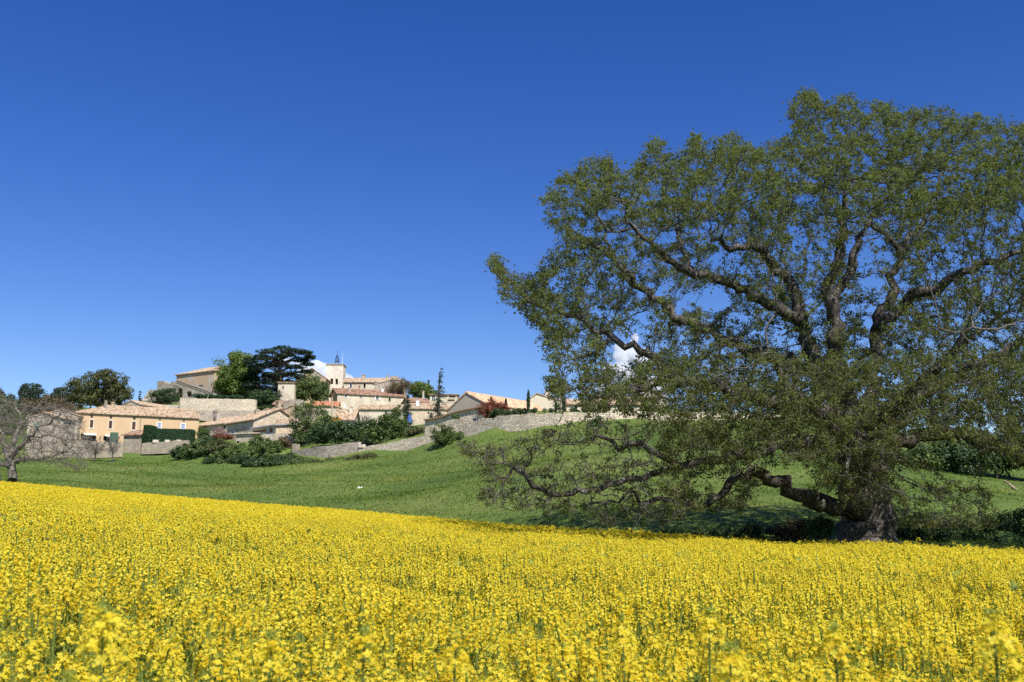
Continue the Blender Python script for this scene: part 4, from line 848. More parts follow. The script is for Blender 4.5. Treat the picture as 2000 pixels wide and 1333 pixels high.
seeds = [
 (OP((1692, 1050, 0), (1692, 1000, 0), (1688, 950, 0), (1680, 900, 0), (1665, 850, 0)), (1.12, 1.0, .92, .85, .78), None, 0),
 # central leaders
 (OP((1640, 780, .4), (1600, 720, .6), (1572, 660, .8), (1560, 600, 1), (1540, 545, 1), (1492, 500, .5), (1462, 481, 0), (1425, 489, -.5), (1390, 470, -1)), (.62, .52, .45, .38, .32, .27, .22, .17, .1), 'near', 1),
 (OP((1665, 840, -.3), (1650, 760, -.5), (1632, 690, -.8), (1627, 610, -1), (1612, 566, -1), (1634, 530, -1), (1640, 460, -1), (1656, 415, -1.2), (1650, 350, -1.5)), (.6, .5, .44, .38, .34, .3, .25, .18, .1), 'near', 2),
 (OP((1622, 585, -1), (1662, 533, -.8), (1668, 492, -.8), (1690, 440, -.5), (1720, 395, 0), (1760, 340, 1)), (.3, .27, .22, .18, .13, .08), 'near', 2),
 (OP((1680, 860, .6), (1700, 780, 1.2), (1712, 690, 1.5), (1714, 620, 1.5), (1746, 572, 1.5), (1747, 530, 1.2), (1760, 490, 1), (1728, 455, .6), (1700, 440, .5)), (.55, .46, .4, .33, .3, .26, .2, .14, .09), 'near', 3),
 (OP((1760, 490, 1), (1800, 440, 1.5), (1830, 380, 2), (1850, 300, 2)), (.17, .14, .11, .07), 'near', 3),
 (OP((1714, 640, 1.4), (1760, 606, 1), (1782, 575, .5), (1833, 568, 0), (1868, 540, -.6), (1915, 515, -1), (1998, 490, -1.5), (2100, 450, -2)), (.36, .34, .3, .28, .24, .2, .15, .09), 'near', 4),
 # upper left limbs
 (OP((1560, 630, 1), (1525, 605, .5), (1480, 582, 0), (1425, 552, -.5), (1363, 537, -1), (1326, 524, -1.3), (1293, 495, -1.6), (1272, 474, -2), (1243, 448, -2.2), (1222, 436, -2.5), (1215, 395, -2.5)), (.36, .33, .3, .28, .25, .22, .19, .15, .12, .09, .06), 'near', 5),
 (OP((1363, 537, -1), (1340, 500, -.5), (1325, 460, 0), (1318, 420, .5)), (.16, .13, .1, .06), 'near', 5),
 (OP((1610, 740, .6), (1540, 700, 1.4), (1450, 680, 2.2), (1370, 640, 2.6), (1300, 600, 2.8), (1260, 566, 3), (1235, 541, 3), (1210, 521, 3), (1186, 498, 3), (1153, 474, 2.8), (1124, 455, 2.6)), (.42, .37, .33, .29, .26, .24, .21, .18, .15, .11, .07), 'near', 6),
 (OP((1210, 521, 3), (1190, 480, 3), (1180, 440, 3.2), (1165, 410, 3.2)), (.13, .1, .08, .05), 'near', 6),
 # left reaching limbs
 (OP((1650, 820, -.6), (1560, 790, -2), (1450, 770, -3), (1370, 752, -3.6), (1297, 742, -4), (1242, 762, -4.2), (1185, 775, -4.4), (1130, 770, -4.4)), (.5, .42, .36, .3, .25, .19, .13, .07), 'near', 7),
 (OP((1320, 745, -3.8), (1290, 712, -3.6), (1262, 690, -3.5), (1238, 672, -3.4), (1199, 661, -3.2), (1166, 652, -3), (1120, 616, -2.6), (1070, 607, -2.4), (1041, 591, -2.2), (1020, 573, -2), (976, 541, -1.8), (952, 517, -1.7)), (.26, .24, .22, .2, .18, .16, .14, .12, .1, .085, .06, .035), 'near', 8),
 (OP((1199, 661, -3.2), (1160, 690, -3), (1125, 700, -3), (1100, 680, -3)), (.12, .1, .07, .04), 'near', 8),
 # mid left
 (OP((1645, 860, -.6), (1560, 865, -1.8), (1480, 880, -2.8), (1400, 900, -3.4), (1330, 912, -3.8), (1270, 880, -4), (1230, 868, -4.2), (1208, 880, -4.3), (1188, 858, -4.4), (1160, 850, -4.5), (1120, 868, -4.6)), (.5, .4, .33, .27, .22, .19, .17, .15, .12, .09, .05), 'near', 9),
 # lowest left limb
 (OP((1680, 985, 0), (1600, 985, -.6), (1558, 968, -1), (1515, 942, -1.3), (1478, 922, -1.6), (1445, 928, -2), (1418, 958, -2.3), (1388, 976, -2.6), (1350, 984, -3), (1290, 973, -3.4), (1250, 986, -3.7), (1240, 962, -3.9), (1190, 978, -4.1), (1130, 990, -4.3)), (.7, .58, .5, .42, .36, .3, .26, .23, .2, .17, .14, .11, .09, .05), 'near', 10),
 (OP((1330, 912, -3.8), (1240, 935, -4.2), (1160, 955, -4.6), (1075, 966, -5), (1040, 950, -5.1), (1020, 925, -5.2), (1002, 912, -5.2), (960, 908, -5.3)), (.22, .2, .18, .17, .16, .14, .11, .06), 'near', 11),
 (OP((1002, 912, -5.2), (985, 940, -5.3), (978, 962, -5.4), (962, 985, -5.5)), (.1, .08, .06, .03), 'near', 11),
 # right low limb
 (OP((1690, 900, .2), (1742, 868, .2), (1778, 864, .1), (1814, 849, 0), (1861, 848, -.3), (1904, 859, -.6), (1935, 872, -.9), (2000, 886, -1.4), (2090, 880, -2), (2180, 860, -2.4)), (.55, .46, .42, .4, .38, .36, .34, .3, .22, .12), 'near', 12),
 (OP((1690, 830, 1), (1742, 800, 1.5), (1830, 752, 2), (1900, 715, 2.2), (2000, 668, 2.4), (2120, 640, 2.6), (2250, 600, 2.6)), (.5, .42, .36, .3, .24, .16, .08), 'near', 13),
 (OP((1670, 880, -1), (1720, 820, -3), (1780, 770, -5), (1850, 700, -6.2), (1900, 640, -7)), (.45, .36, .27, .18, .08), 'near', 14),
 (OP((1670, 900, -1), (1640, 850, -3), (1590, 800, -5), (1530, 740, -6.4), (1500, 690, -7)), (.42, .34, .26, .17, .08), 'near', 15),
 (OP((1685, 930, -1), (1690, 880, -3), (1680, 850, -5), (1660, 880, -6.2), (1650, 930, -6.8)), (.35, .27, .2, .13, .06), 'near', 15),
 (OP((1690, 850, 1), (1650, 790, 4), (1600, 720, 6.5), (1560, 640, 8)), (.45, .36, .24, .1), 'near', 16),
 (OP((1700, 850, 1), (1780, 770, 4), (1860, 690, 6.5), (1950, 620, 8)), (.45, .36, .24, .1), 'near', 16),
]
att = sample_crown(22000)
fx, fy = orr.uniform(1230, 2150, 4600), orr.uniform(690, 900, 4600); k_ = inpoly(fx, fy, crown_poly)
for hx_, hy_, ha, hb in holes: k_ &= ((fx - hx_) / ha) ** 2 + ((fy - hy_) / hb) ** 2 > 1
fx, fy = fx[k_], fy[k_]; att = np.concatenate([att, P(fx, fy, OD - orr.uniform(4.5, 9, len(fx)) * np.sqrt(np.clip(1 - ((fx - 1700) / 600) ** 2, .1, 1)))])
low_r = P(orr.uniform(1750, 1940, 420), orr.uniform(945, 1038, 420), OD - 4 + orr.normal(size=420) * 1.2)       # drooping sprays right of the trunk
low_f = P(orr.uniform(1590, 1740, 420), orr.uniform(830, 965, 420), OD - 5 + orr.normal(size=420) * .9)
lx, ly = orr.uniform(895, 1350, 5000), orr.uniform(830, 1030, 5000); k_ = inpoly(lx, ly, crown_poly) & (orr.random(5000) < .6); low_l = P(lx[k_], ly[k_], OD - 4.6 + orr.normal(size=k_.sum()) * 1.3)
att = np.concatenate([att, low_r, low_f, low_l])
pos, par, limb, fixr = colonise(seeds, att, step=.27, infl=2.4, kill=.42, iters=120, r=orr, jit=.32)
rad = radii(pos, par, fixr * np.where(limb == 0, 1, np.where((limb >= 9) & (limb <= 11), .56, .7)), tip=.0085, ex=2.25, mx=.17)
oak = thing('oak_tree', base, 'huge old oak with gnarled limbs and sparse fresh leaves beside the yellow field', 'tree')
dep = np.zeros(len(pos))
# trunk with buttresses and ridged bark
m_rings = []; K = 72; zs = np.concatenate([np.linspace(-.6, 3.2, 34)]); tp = np.array([q for q in seeds[0][0]])
cxs = np.interp(zs + gz0, tp[:, 2], tp[:, 0]); cys = np.interp(zs + gz0, tp[:, 2], tp[:, 1]); an = np.arange(K) * 2 * math.pi / K
ph = orr.uniform(0, 6.28, 6)
for i, z in enumerate(zs):
    rr_ = .9 + .42 * math.exp(-max(z, 0) / .6) - .04 * max(z, 0)
    rr = rr_ * (1 + .10 * math.exp(-max(z, 0) / 1.1) * np.sin(5 * an + ph[0]) + .05 * np.sin(3 * an + ph[1] + z * .3) + .022 * np.sin(23 * an + 2 * np.sin(z * 2.3 + an * 2)) + orr.normal(size=K) * .012)
    m_rings.append(np.stack([cxs[i] + rr * np.cos(an), cys[i] + rr * np.sin(an), np.full(K, z + gz0)], -1))
Vt = np.concatenate(m_rings); i_, j_ = np.meshgrid(np.arange(len(zs) - 1), np.arange(K), indexing='ij'); jn = (j_ + 1) % K
mesh('trunk', Vt, [np.stack([i_ * K + j_, i_ * K + jn, (i_ + 1) * K + jn, (i_ + 1) * K + j_], -1).reshape(-1, 4), np.arange(K)[None] + (len(zs) - 1) * K], M['bark_trunk_lit'], oak, base, smooth=True)
for l in range(0, 17):
    sl = (limb == l); thick = sl & (rad > .045)
    if thick.any():
        V1, F1 = tube_mesh(pos, par, rad, thick, 11, orr, .05)
        mesh('limb', V1, [F1], M['bark_oak'], oak, base, smooth=True)
thin = rad <= .045
V1, F1 = tube_mesh(pos, par, rad, thin, 4, orr)
tips = np.nonzero(rad < .024)[0]; tips = tips[tips > 60]
ppx = 1000 + F * pos[:, 0] / (pos[:, 1] * cp + pos[:, 2] * sp); ppy = 666.5 - F * (pos[:, 2] * cp - pos[:, 1] * sp) / (pos[:, 1] * cp + pos[:, 2] * sp)
# fine twigs: bent three-sided spikes, each carrying leaf bunches
rep = np.repeat(tips, orr.integers(1, 4, len(tips))); nT = len(rep); tdir = np.zeros((len(pos), 3)); hp = par >= 0; tdir[hp] = unit(pos[hp] - pos[par[hp]])
cen = P(1700, 640, OD); outw = unit(pos[rep] - cen); dr_ = unit(tdir[rep] * .5 + outw * .35 + orr.normal(size=(nT, 3)) * .75 + [0, 0, .25]); L = orr.uniform(.15, .5, nT)[:, None]
p0 = pos[rep]; p1 = p0 + dr_ * L * .5 + orr.normal(size=(nT, 3)) * .035; p2 = p1 + unit(dr_ + orr.normal(size=(nT, 3)) * .45) * L * .5
def spikes(p0, p1, p2, r0, r1):
    n = len(p0); a = unit(np.cross(p2 - p0, rand_dir(n))); b = unit(np.cross(p2 - p0, a)); V = []
    for p, r_ in ((p0, r0), (p1, r1)):
        for k in range(3): V.append(p + r_ * (math.cos(2.094 * k) * a + math.sin(2.094 * k) * b))
    V.append(p2); V = np.stack(V, 1).reshape(-1, 3); o = np.arange(n)[:, None] * 7
    Q = np.concatenate([o + np.array([[k, (k + 1) % 3, 3 + (k + 1) % 3, 3 + k]]) for k in range(3)]); T = np.concatenate([o + np.array([[3 + k, 3 + (k + 1) % 3, 6]]) for k in range(3)])
    return V, Q, T
lw = ((ppx[rep] < 1300) & (ppy[rep] > 815))[:, None]; V2, Q2, T2 = spikes(p0, p1, p2, np.where(lw, .011, .0075), np.where(lw, .008, .005))
b0 = len(V1); mesh('twigs', np.concatenate([V1, V2]), [F1, Q2 + b0, T2 + b0], M['twig_oak'], oak, base, smooth=True)
# leaves
tpx, tpy = ppx[rep], ppy[rep]; lowl = (tpx < 1300) & (tpy > 815); dens = np.where(lowl, .22, np.where(tpy > 870, .6, np.where(tpy > 700, .8, 1.0)))
outw_t = lambda i: unit(unit(pos[i] - cen) + [0, 0, .4])
tq = tips; lowt = (ppx[tq] < 1300) & (ppy[tq] > 815); dt = np.where(lowt, .16, np.where(ppy[tq] > 870, .5, np.where(ppy[tq] > 700, .8, .97)))
bandt = (np.abs(ppx[tq] - 1590) < 400) & (ppy[tq] > 430) & (ppy[tq] < 690) & (pos[tq, 1] < OD + 1.5); dt = np.where(bandt, .5, dt)
cl = tq[orr.random(len(tq)) < dt]; nb = len(cl); per = 36; cc = pos[cl] + outw_t(cl) * .16; off = unit(orr.normal(size=(nb, per, 3))) * (orr.random((nb, per, 1)) ** .45) * (.13 + .13 * orr.random((nb, 1, 1))); off[..., 2] *= .8
lk = orr.random(nT) < dens * .55; ends = p2[lk]; n2_ = len(ends); off2 = unit(orr.normal(size=(n2_, 6, 3))) * (orr.random((n2_, 6, 1)) ** .5) * .085
lp = np.concatenate([(cc[:, None] + off).reshape(-1, 3), (ends[:, None] + off2).reshape(-1, 3)])
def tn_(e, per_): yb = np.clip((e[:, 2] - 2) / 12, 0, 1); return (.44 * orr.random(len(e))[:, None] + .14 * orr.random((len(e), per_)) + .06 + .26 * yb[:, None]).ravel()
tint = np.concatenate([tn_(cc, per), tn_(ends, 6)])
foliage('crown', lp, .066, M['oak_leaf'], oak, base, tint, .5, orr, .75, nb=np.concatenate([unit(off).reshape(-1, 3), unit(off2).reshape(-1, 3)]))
print('oak', len(pos), 'twigs', nT, 'leaves', len(lp))

# ------------------------------------------------------------------ bare tree at the left edge
BD = 98.0; br_ = np.random.default_rng(5)
def BP(*l): return [P(a, b_, BD + c_) for a, b_, c_ in l]
bpoly = [(-90, 760), (-40, 745), (30, 778), (60, 790), (100, 792), (135, 790), (160, 806), (172, 840), (182, 880), (178, 915), (160, 925), (120, 918), (80, 905), (40, 905), (-20, 920), (-80, 915), (-130, 860)]
bx = br_.uniform(-130, 185, 9000); by = br_.uniform(745, 925, 9000); ok = inpoly(bx, by, bpoly); ok &= ~((by < 815) & (bx > 15) & (br_.random(9000) < .45)); ok &= ~((by > 880) & (br_.random(9000) < .35)); bx, by = bx[ok][:5200], by[ok][:5200]
wdb = 5.0 * np.sqrt(np.clip(1 - ((bx - 25) / 165) ** 2, .05, 1)); batt = P(bx, by, BD + wdb * br_.uniform(-1, 1, len(bx)))
bz = float(ground(P(20, 935, BD)[0], BD)); b0 = P(20, 938, BD); b0[2] = bz
bseeds = [(BP((24, 942, 0), (23, 915, 0), (21, 890, 0)), (.55, .42, .36), None, 0),
 (BP((21, 890, 0), (31, 850, .3), (39, 828, .4), (40, 808, .5), (28, 790, .6)), (.3, .2, .15, .1, .05), 'near', 0),
 (BP((39, 828, .4), (55, 812, .6), (80, 785, .8)), (.12, .08, .04), 'near', 0),
 (BP((21, 895, 0), (44, 869, -.6), (73, 840, -1.2), (101, 825, -1.6), (118, 806, -2), (150, 800, -2.2)), (.28, .22, .16, .12, .08, .04), 'near', 0),
 (BP((22, 905, 0), (40, 897, -.5), (63, 896, -1), (101, 892, -1.6), (134, 881, -2.1), (160, 890, -2.5)), (.26, .22, .19, .14, .1, .05), 'near', 0),
 (BP((23, 915, 0), (10, 880, .6), (4, 845, 1), (-10, 815, 1.2), (-25, 790, 1.3)), (.3, .22, .16, .1, .05), 'near', 0),
 (BP((23, 915, 0), (-5, 900, -1), (-40, 870, -2), (-80, 850, -2.4)), (.26, .18, .12, .05), 'near', 0),
 (BP((21, 895, 0), (50, 860, 2), (90, 850, 3.4), (130, 860, 4)), (.24, .16, .1, .05), 'near', 0)]
bp_, bpar, blim, bfix = colonise(bseeds, batt, step=.34, infl=3.0, kill=.45, iters=60, r=br_, jit=.3)
brad = radii(bp_, bpar, bfix * .95, tip=.013, ex=2.25, mx=.1)
bt = thing('bare_tree', b0, 'leafless pale grey tree with spreading twisted boughs at the left edge of the yellow field', 'tree')
thk = brad > .055; V1, F1 = tube_mesh(bp_, bpar, brad, thk, 8, br_, .05); mesh('trunk', V1, [F1], M['bark_pale'], bt, b0, smooth=True)
V1, F1 = tube_mesh(bp_, bpar, brad, ~thk, 4, br_)
tp_ = np.nonzero(brad < .03)[0]; rp = np.repeat(tp_, br_.integers(1, 4, len(tp_))); q0 = bp_[rp]; dd = unit(unit(q0 - P(30, 900, BD)) * .4 + br_.normal(size=(len(rp), 3)) * .8); LL = br_.uniform(.3, .9, len(rp))[:, None]
V2, Q2, T2 = spikes(q0, q0 + dd * LL * .5, q0 + dd * LL + br_.normal(size=(len(rp), 3)) * .15, .013, .009)
M['twig_brown'] = bark_mat('brown_twig_bark', (0.07, 0.056, 0.045), (0.13, 0.108, 0.09), (0.23, 0.205, 0.18), 1)
mesh('branches', V1, [F1], M['bark_pale'], bt, b0); mesh('twigs', V2, [Q2, T2], M['twig_brown'], bt, b0)
for o_px, o_d, hh, lb in ((-2, 96, 2.6, 'short pale second stem at the foot of the bare tree, cut by the photo edge'),):
    q = P(o_px, 935, o_d); q[2] = float(ground(q[0], o_d)); m = MB(); m.tube([q - [0, 0, .4], q + [-.1, 0, 1.2], q + [-.5, 0, hh + 1], q + [-.9, 0, hh + 2.2]], [.3, .25, .2, .1], 8); o = m.build('tree_stem', M['bark_pale'], None, q, True); tag(o, lb, 'tree')

# small bare tree by the garden wall
def small_bare(name, label, px, pyb, pyt, wpx, d, seed, mat='twig_brown', n=60, cat='tree', base_z=None):
    r = np.random.default_rng(seed); b = P(px, pyb, d); b[2] = float(ground(b[0], d)) if base_z is None else base_z; H_ = P(px, pyt, d)[2] - b[2]; W_ = wpx / 2 * d / F
    root = thing(name, b, label, cat); m = MB(); m.tube([b - [0, 0, .3], b + [.05, 0, H_ * .25], b + [-.05, 0, H_ * .5]], [.13, .1, .07], 6); m.build('trunk', M['bark'], root, b); a0, a1, a2 = [], [], []
    for k in range(n):
        a = r.uniform(0, 6.28); s = b + [0, 0, H_ * r.uniform(.2, .5)]; rr = r.uniform(.4, 1); e = b + [math.cos(a) * W_ * rr, math.sin(a) * W_ * rr, H_ * r.uniform(.45, 1.0)]; md = lerp(s, e, .5) + [0, 0, -.1 * H_]
        a0.append(s); a1.append(md); a2.append(e)
        for j in range(5):
            t = r.uniform(.3, 1); q = lerp(md, e, t); v = unit(e - s + r.normal(size=3) * W_ * .8) * W_ * .35; a0.append(q); a1.append(q + v * .5 + r.normal(size=3) * .05); a2.append(q + v)
    V, Q, T = spikes(np.array(a0), np.array(a1), np.array(a2), .03, .018); mesh('branches', V, [Q, T], M[mat], root, b); return root
small_bare('bare_fruit_tree', 'small bare fruit tree with an upright trunk in front of the green gate', 220, 884, 848, 26, 150, 3)
small_bare('bare_shrub', 'twiggy leafless shrub against the garden wall between the bare tree and fruit tree', 186, 884, 852, 46, 151, 4, cat='shrub')
small_bare('bare_bush', 'little bare grey bush before the bright cream house wall', 715, 832, 812, 26, 180, 6, 'bark_pale', cat='shrub', base_z=float(P(715, 836, 180)[2]))

# ------------------------------------------------------------------ village trees and shrubs
G = 'trees on the wooded rise at the left'
plant('leafy_tree', 'wide olive green tree rising behind the ochre house roof', 'tree', [(195, 752, 46, 30), (225, 758, 34, 32), (160, 765, 34, 26), (140, 778, 28, 20), (200, 780, 58, 22)], 215, 'leaf_olive', 195, 15000, 210, 1.3, .34, G, seed=1, trunk_r=.4, shell=.2, limbs=26)
plant('thicket', 'brownish green thicket between the tall conifers and the wide olive green tree', 'thicket', [(95, 795, 36, 20), (130, 800, 30, 18), (60, 800, 30, 20)], 200, 'leaf_brown', 95, 5000, 90, 1.3, .32, G, seed=2, shell=.1)
plant('thicket', 'dark green thicket at the far left edge behind the bare tree', 'thicket', [(10, 800, 40, 28), (-30, 800, 40, 28), (28, 830, 26, 26), (-10, 845, 40, 30)], 190, 'leaf_mid', 10, 6000, 100, 1.3, .32, G, seed=3, shell=.1)
for bl, lb in (([(47, 756, 5, 10), (45, 766, 10, 9), (50, 778, 12, 14), (42, 788, 13, 12)], 'tall dark conifer left of its round-topped twin on the wooded rise'), ([(69, 755, 9, 7), (71, 766, 12, 10), (68, 782, 13, 14)], 'dark round-topped conifer just right of the tallest one'), ([(20, 778, 5, 10), (20, 792, 10, 12)], 'short pointed conifer peeping over the bare tree'), ([(-2, 768, 7, 8), (0, 782, 11, 14)], 'dark conifer cut by the left edge of the photo'), ([(91, 780, 12, 8), (90, 790, 15, 12)], 'low bushy dark conifer before the olive green tree'), ([(114, 764, 6, 8), (111, 775, 11, 11), (114, 790, 13, 12)], 'dark conifer touching the left side of the olive green tree')):
    plant('conifer', lb, 'tree', bl, 205, 'conifer', bl[0][0], 3400, 70, .8, .3, 'dark conifers on the rise', seed=4, shell=.2, trunk_r=.2, up=.9)
conifer('conifer', 'tiny pointed conifer just left of the rocky outcrop', 268, 762, 795, 8, 210, 500, group='dark conifers on the rise', seed=9, tiers=10)
plant('round_bush', 'dense dark green round bush under the arched ramp', 'bush', [(323, 774, 28, 16), (308, 777, 16, 13), (335, 772, 18, 17)], 208, 'leaf_dark', 323, 4200, 70, .9, .24, seed=5, shell=.35, trunk_r=.2)
plant('chestnut_tree', 'big bright green domed tree left of the dark cedar', 'tree', [(455, 730, 36, 42), (475, 722, 28, 32), (445, 750, 28, 28), (480, 760, 30, 25)], 226, 'leaf_bright', 458, 20000, 200, 1.5, .36, seed=6, trunk_r=.5, shell=.5, limbs=20)
plant('round_tree', 'round bushy green tree between the cedar and the bell tower', 'tree', [(608, 757, 28, 26), (592, 762, 18, 22), (626, 766, 16, 18)], 218, 'leaf_mid', 608, 6500, 90, 1.1, .3, seed=7, trunk_r=.3, shell=.5)
plant('sparse_tree', 'thin greyish half bare tree at the left foot of the bell tower', 'tree', [(635, 757, 7, 12), (638, 768, 8, 7)], 222, 'leaf_olive', 640, 500, 40, .8, .24, seed=8, bark='bark_pale', trunk_r=.14, limbs=26)
plant('ivy', 'dark green creeper and bushes below the cedar at the end of the terrace wall', 'bush', [(505, 778, 16, 14), (528, 775, 22, 16), (520, 795, 16, 9)], 208, 'leaf_dark', 515, 4200, 70, .9, .26, seed=9, shell=.2)
# cedar with flat tiers
r = np.random.default_rng(21); CDD = 222; X = float(P(556, 850, CDD)[0]); gz = float(ground(X, CDD)); cb = np.array([X, CDD, gz]); cedar = thing('cedar_tree', cb, 'dark blue green cedar with flat layered boughs on the village top', 'tree')
m = MB(); tops = P(548, 690, CDD); m.tube([cb - [0, 0, .4], lerp(cb, P(551, 770, CDD), .6), P(549, 745, CDD), P(547, 715, CDD), tops], [.8, .7, .55, .35, .12], 9); m.build('trunk', M['bark'], cedar, cb, True); m = MB(); pts = []; tn = []
bo = [(545, 681, 30), (520, 686, 24), (575, 684, 26), (600, 688, 18), (508, 697, 20), (606, 697, 14), (560, 694, 30), (533, 700, 26), (590, 702, 22), (515, 713, 26), (545, 712, 30), (577, 716, 26), (604, 712, 14), (600, 725, 16), (500, 727, 22), (530, 727, 28), (562, 730, 26), (585, 735, 18), (505, 745, 24), (535, 745, 24), (520, 758, 26), (500, 765, 20), (530, 770, 18), (545, 760, 12), (492, 752, 16), (515, 780, 22), (535, 785, 16), (490, 702, 16), (495, 716, 20), (488, 735, 18), (505, 772, 24), (545, 748, 20), (565, 746, 16), (592, 744, 14), (525, 735, 22), (512, 700, 18)]
for bx_, by_, bw in bo:
    for k in range(3):
        dd_ = CDD + r.normal() * 2.4; c_ = P(bx_ + r.normal() * 4, by_ + r.normal() * 2, dd_); R_ = bw * CDD / F * r.uniform(.6, .95); s0 = P(548 + r.normal() * 2, min(by_ + 14, 790), CDD)
        m.tube([s0, lerp(s0, c_, .5) + [0, 0, .5], c_], [.2, .13, .04], 5); q = 300
        a = r.uniform(0, 6.28, q); rad_ = R_ * r.random(q) ** .5; sgn = np.sign(c_[0] - X) if abs(c_[0] - X) > 1 else 0
        p_ = c_ + np.stack([rad_ * np.cos(a), rad_ * .75 * np.sin(a), r.normal(size=q) * .16 - .22 * rad_ ** 1.3 * .6], -1); pts.append(p_); tn.append(r.random(q) * .6 + r.random() * .4)
m.build('branches', M['bark'], cedar, cb); foliage('foliage', np.concatenate(pts), .42, M['conifer'], cedar, cb, np.concatenate(tn), 1.6, r, .45)

plant('willow_like_shrub', 'yellow green rounded spring shrub on the skyline right of the brown thicket', 'shrub', [(820, 762, 26, 17), (812, 758, 20, 14), (835, 768, 16, 14)], 240, 'leaf_bright', 820, 5000, 60, 1.1, .28, seed=12, shell=.2, trunk_r=.13)
plant('brown_thicket', 'leafless brown thicket growing around the squared ruin on the skyline', 'thicket', [(775, 754, 20, 13), (792, 752, 16, 13), (762, 760, 14, 8)], 232, 'leaf_brown', 778, 3000, 60, .9, .2, seed=13, shell=.1, trunk_r=.13, limbs=30)
conifer('small_pine', 'dark little pine behind the yellow green shrub on the skyline', 835, 741, 775, 14, 244, 900, seed=14, tiers=9)
conifer('spruce_tree', 'tall thin dark spruce with a drooping bent tip above the roofs', 856, 717, 818, 40, 160, 2600, seed=15, tiers=19, droop=.32, lean=.5)
conifer('dark_conifer', 'narrow dense dark conifer in front of the cream houses left of the tall spruce', 795, 770, 835, 25, 158, 3400, seed=16, tiers=14, droop=.1)
conifer('cypress_shrub', 'short dark shrub at the foot of the tall spruce', 841, 806, 824, 9, 150, 400, seed=17, tiers=8, droop=.05)
plant('leafy_tree', 'light green tree with a pale many-branched trunk above the low wall end', 'tree', [(610, 812, 40, 27), (595, 835, 30, 24), (640, 825, 26, 20), (590, 855, 18, 18)], 151, 'leaf_mid', 600, 5000, 130, .8, .24, seed=18, bark='bark_pale', trunk_r=.2, shell=.3, limbs=40)
plant('dark_hedge_bush', 'broad dark evergreen mass of bushes above the grey stretch of the low wall', 'bush', [(650, 846, 42, 20), (680, 842, 26, 20), (622, 853, 24, 15), (700, 842, 13, 17)], 147, 'leaf_dark', 655, 9000, 130, .7, .24, seed=19, shell=.35, trunk_r=.15)
plant('green_tree', 'leaning green garden tree with a pale crooked trunk right of the dark bushes', 'tree', [(722, 845, 30, 24), (742, 838, 22, 22), (755, 828, 16, 22), (735, 860, 30, 12)], 143, 'leaf_mid', 712, 6500, 110, .7, .22, seed=20, bark='bark_pale', trunk_r=.2, shell=.3)
plant('feathery_tree', 'upright feathery green tree before the cream houses, left of the dark conifer', 'tree', [(773, 812, 12, 22), (778, 835, 18, 24), (770, 855, 20, 10)], 143, 'leaf_mid', 778, 5000, 90, .6, .2, seed=21, shell=.2, trunk_r=.14)
plant('garden_shrub', 'olive shrubs growing above the right end of the stepping low wall', 'shrub', [(812, 843, 18, 10), (798, 848, 14, 8), (826, 845, 10, 9)], 141, 'leaf_olive', 812, 2600, 50, .5, .18, seed=22, shell=.2, trunk_r=.05)
plant('fan_shrub', 'loose upright green shrub against the stone lean-to wall', 'shrub', [(866, 848, 24, 22), (858, 855, 16, 16), (877, 858, 16, 14)], 121, 'leaf_mid', 866, 3600, 80, .5, .16, seed=23, shell=.2, trunk_r=.08, limbs=30)
plant('climber', 'small green climber on the lean-to wall beside the loose shrub', 'climber', [(900, 852, 5, 9), (889, 814, 9, 4)], 120.5, 'leaf_mid', 900, 600, 26, .35, .15, seed=24, trunk_r=.04, limbs=5)
plant('photinia_bush', 'copper red bush on top of the retaining wall', 'bush', [(962, 798, 24, 14), (945, 805, 13, 12), (980, 800, 14, 12)], 122, 'leaf_red', 960, 4200, 80, .45, .15, seed=25, shell=.4, trunk_r=.08)
plant('green_bush', 'dark green bush right of the copper red bush on the retaining wall', 'bush', [(975, 808, 20, 10), (1005, 806, 24, 7), (1025, 805, 12, 5)], 119, 'leaf_dark', 990, 3200, 60, .35, .14, seed=26, shell=.2, trunk_r=.05)
r = np.random.default_rng(33)
def cypress(px, pt, pb, wpx, d, label, stake=False):
    X = float(P(px, 800, d)[0]); zt = float(P(px, pt, d)[2]); zb = float(P(px, pb, d)[2]); b_ = np.array([X, d, zb]); root = thing('cypress', b_, label, 'tree', 'slim young cypresses behind the stone wall'); n = 900; t = r.random(n)
    R_ = wpx / 2 * d / F * np.sin(np.clip(t * 2.9 + .35, 0, math.pi)) ** .6; a = r.uniform(0, 6.28, n); pts = np.stack([X + R_ * np.cos(a), d + R_ * np.sin(a), zb + .15 + (zt - zb - .15) * t], -1)
    foliage('crown', pts, .16, M['hedge'], root, b_, r.random(n), 0.2, r); m = MB(); m.tube([b_ - [0, 0, .5], b_ + [0, 0, (zt - zb) * .8]], [.06, .03], 5); m.build('trunk', M['bark'], root, b_)
    if stake: m = MB(); q = b_ + [.28, -.1, 0]; m.tube([q - [0, 0, .5], q + [0, 0, (zt - zb) * .85]], [.05, .05], 5); m.build('stake', M['wood'], root, b_)
cypress(1032, 762, 805, 6, 118, 'tallest slim cypress rising before the pale gable house')
cypress(959, 775, 800, 5, 126, 'tip of a slim cypress above the copper red bush')
cypress(988, 779, 800, 4, 126, 'faint cypress tip against the orange roof, right of the copper red bush')
cypress(1086, 785, 805, 5, 116, 'short cypress below the right slope of the pale gable house')
cypress(1101, 772, 805, 6, 116, 'slim staked cypress at the left edge of the oak foliage', True)
cypress(1153, 778, 805, 6, 116, 'slim cypress under the left skirt of the oak crown')
cypress(1181, 768, 803, 6, 116, 'slim staked cypress right of the one under the oak skirt', True)
def strip(name, label, blobs, d, mat, n, crad, leaf, seed, cat='hedge'): return plant(name, label, cat, blobs, d, mat, None, n, 90, crad, leaf, seed=seed, twig=False, shell=.1, part='foliage')
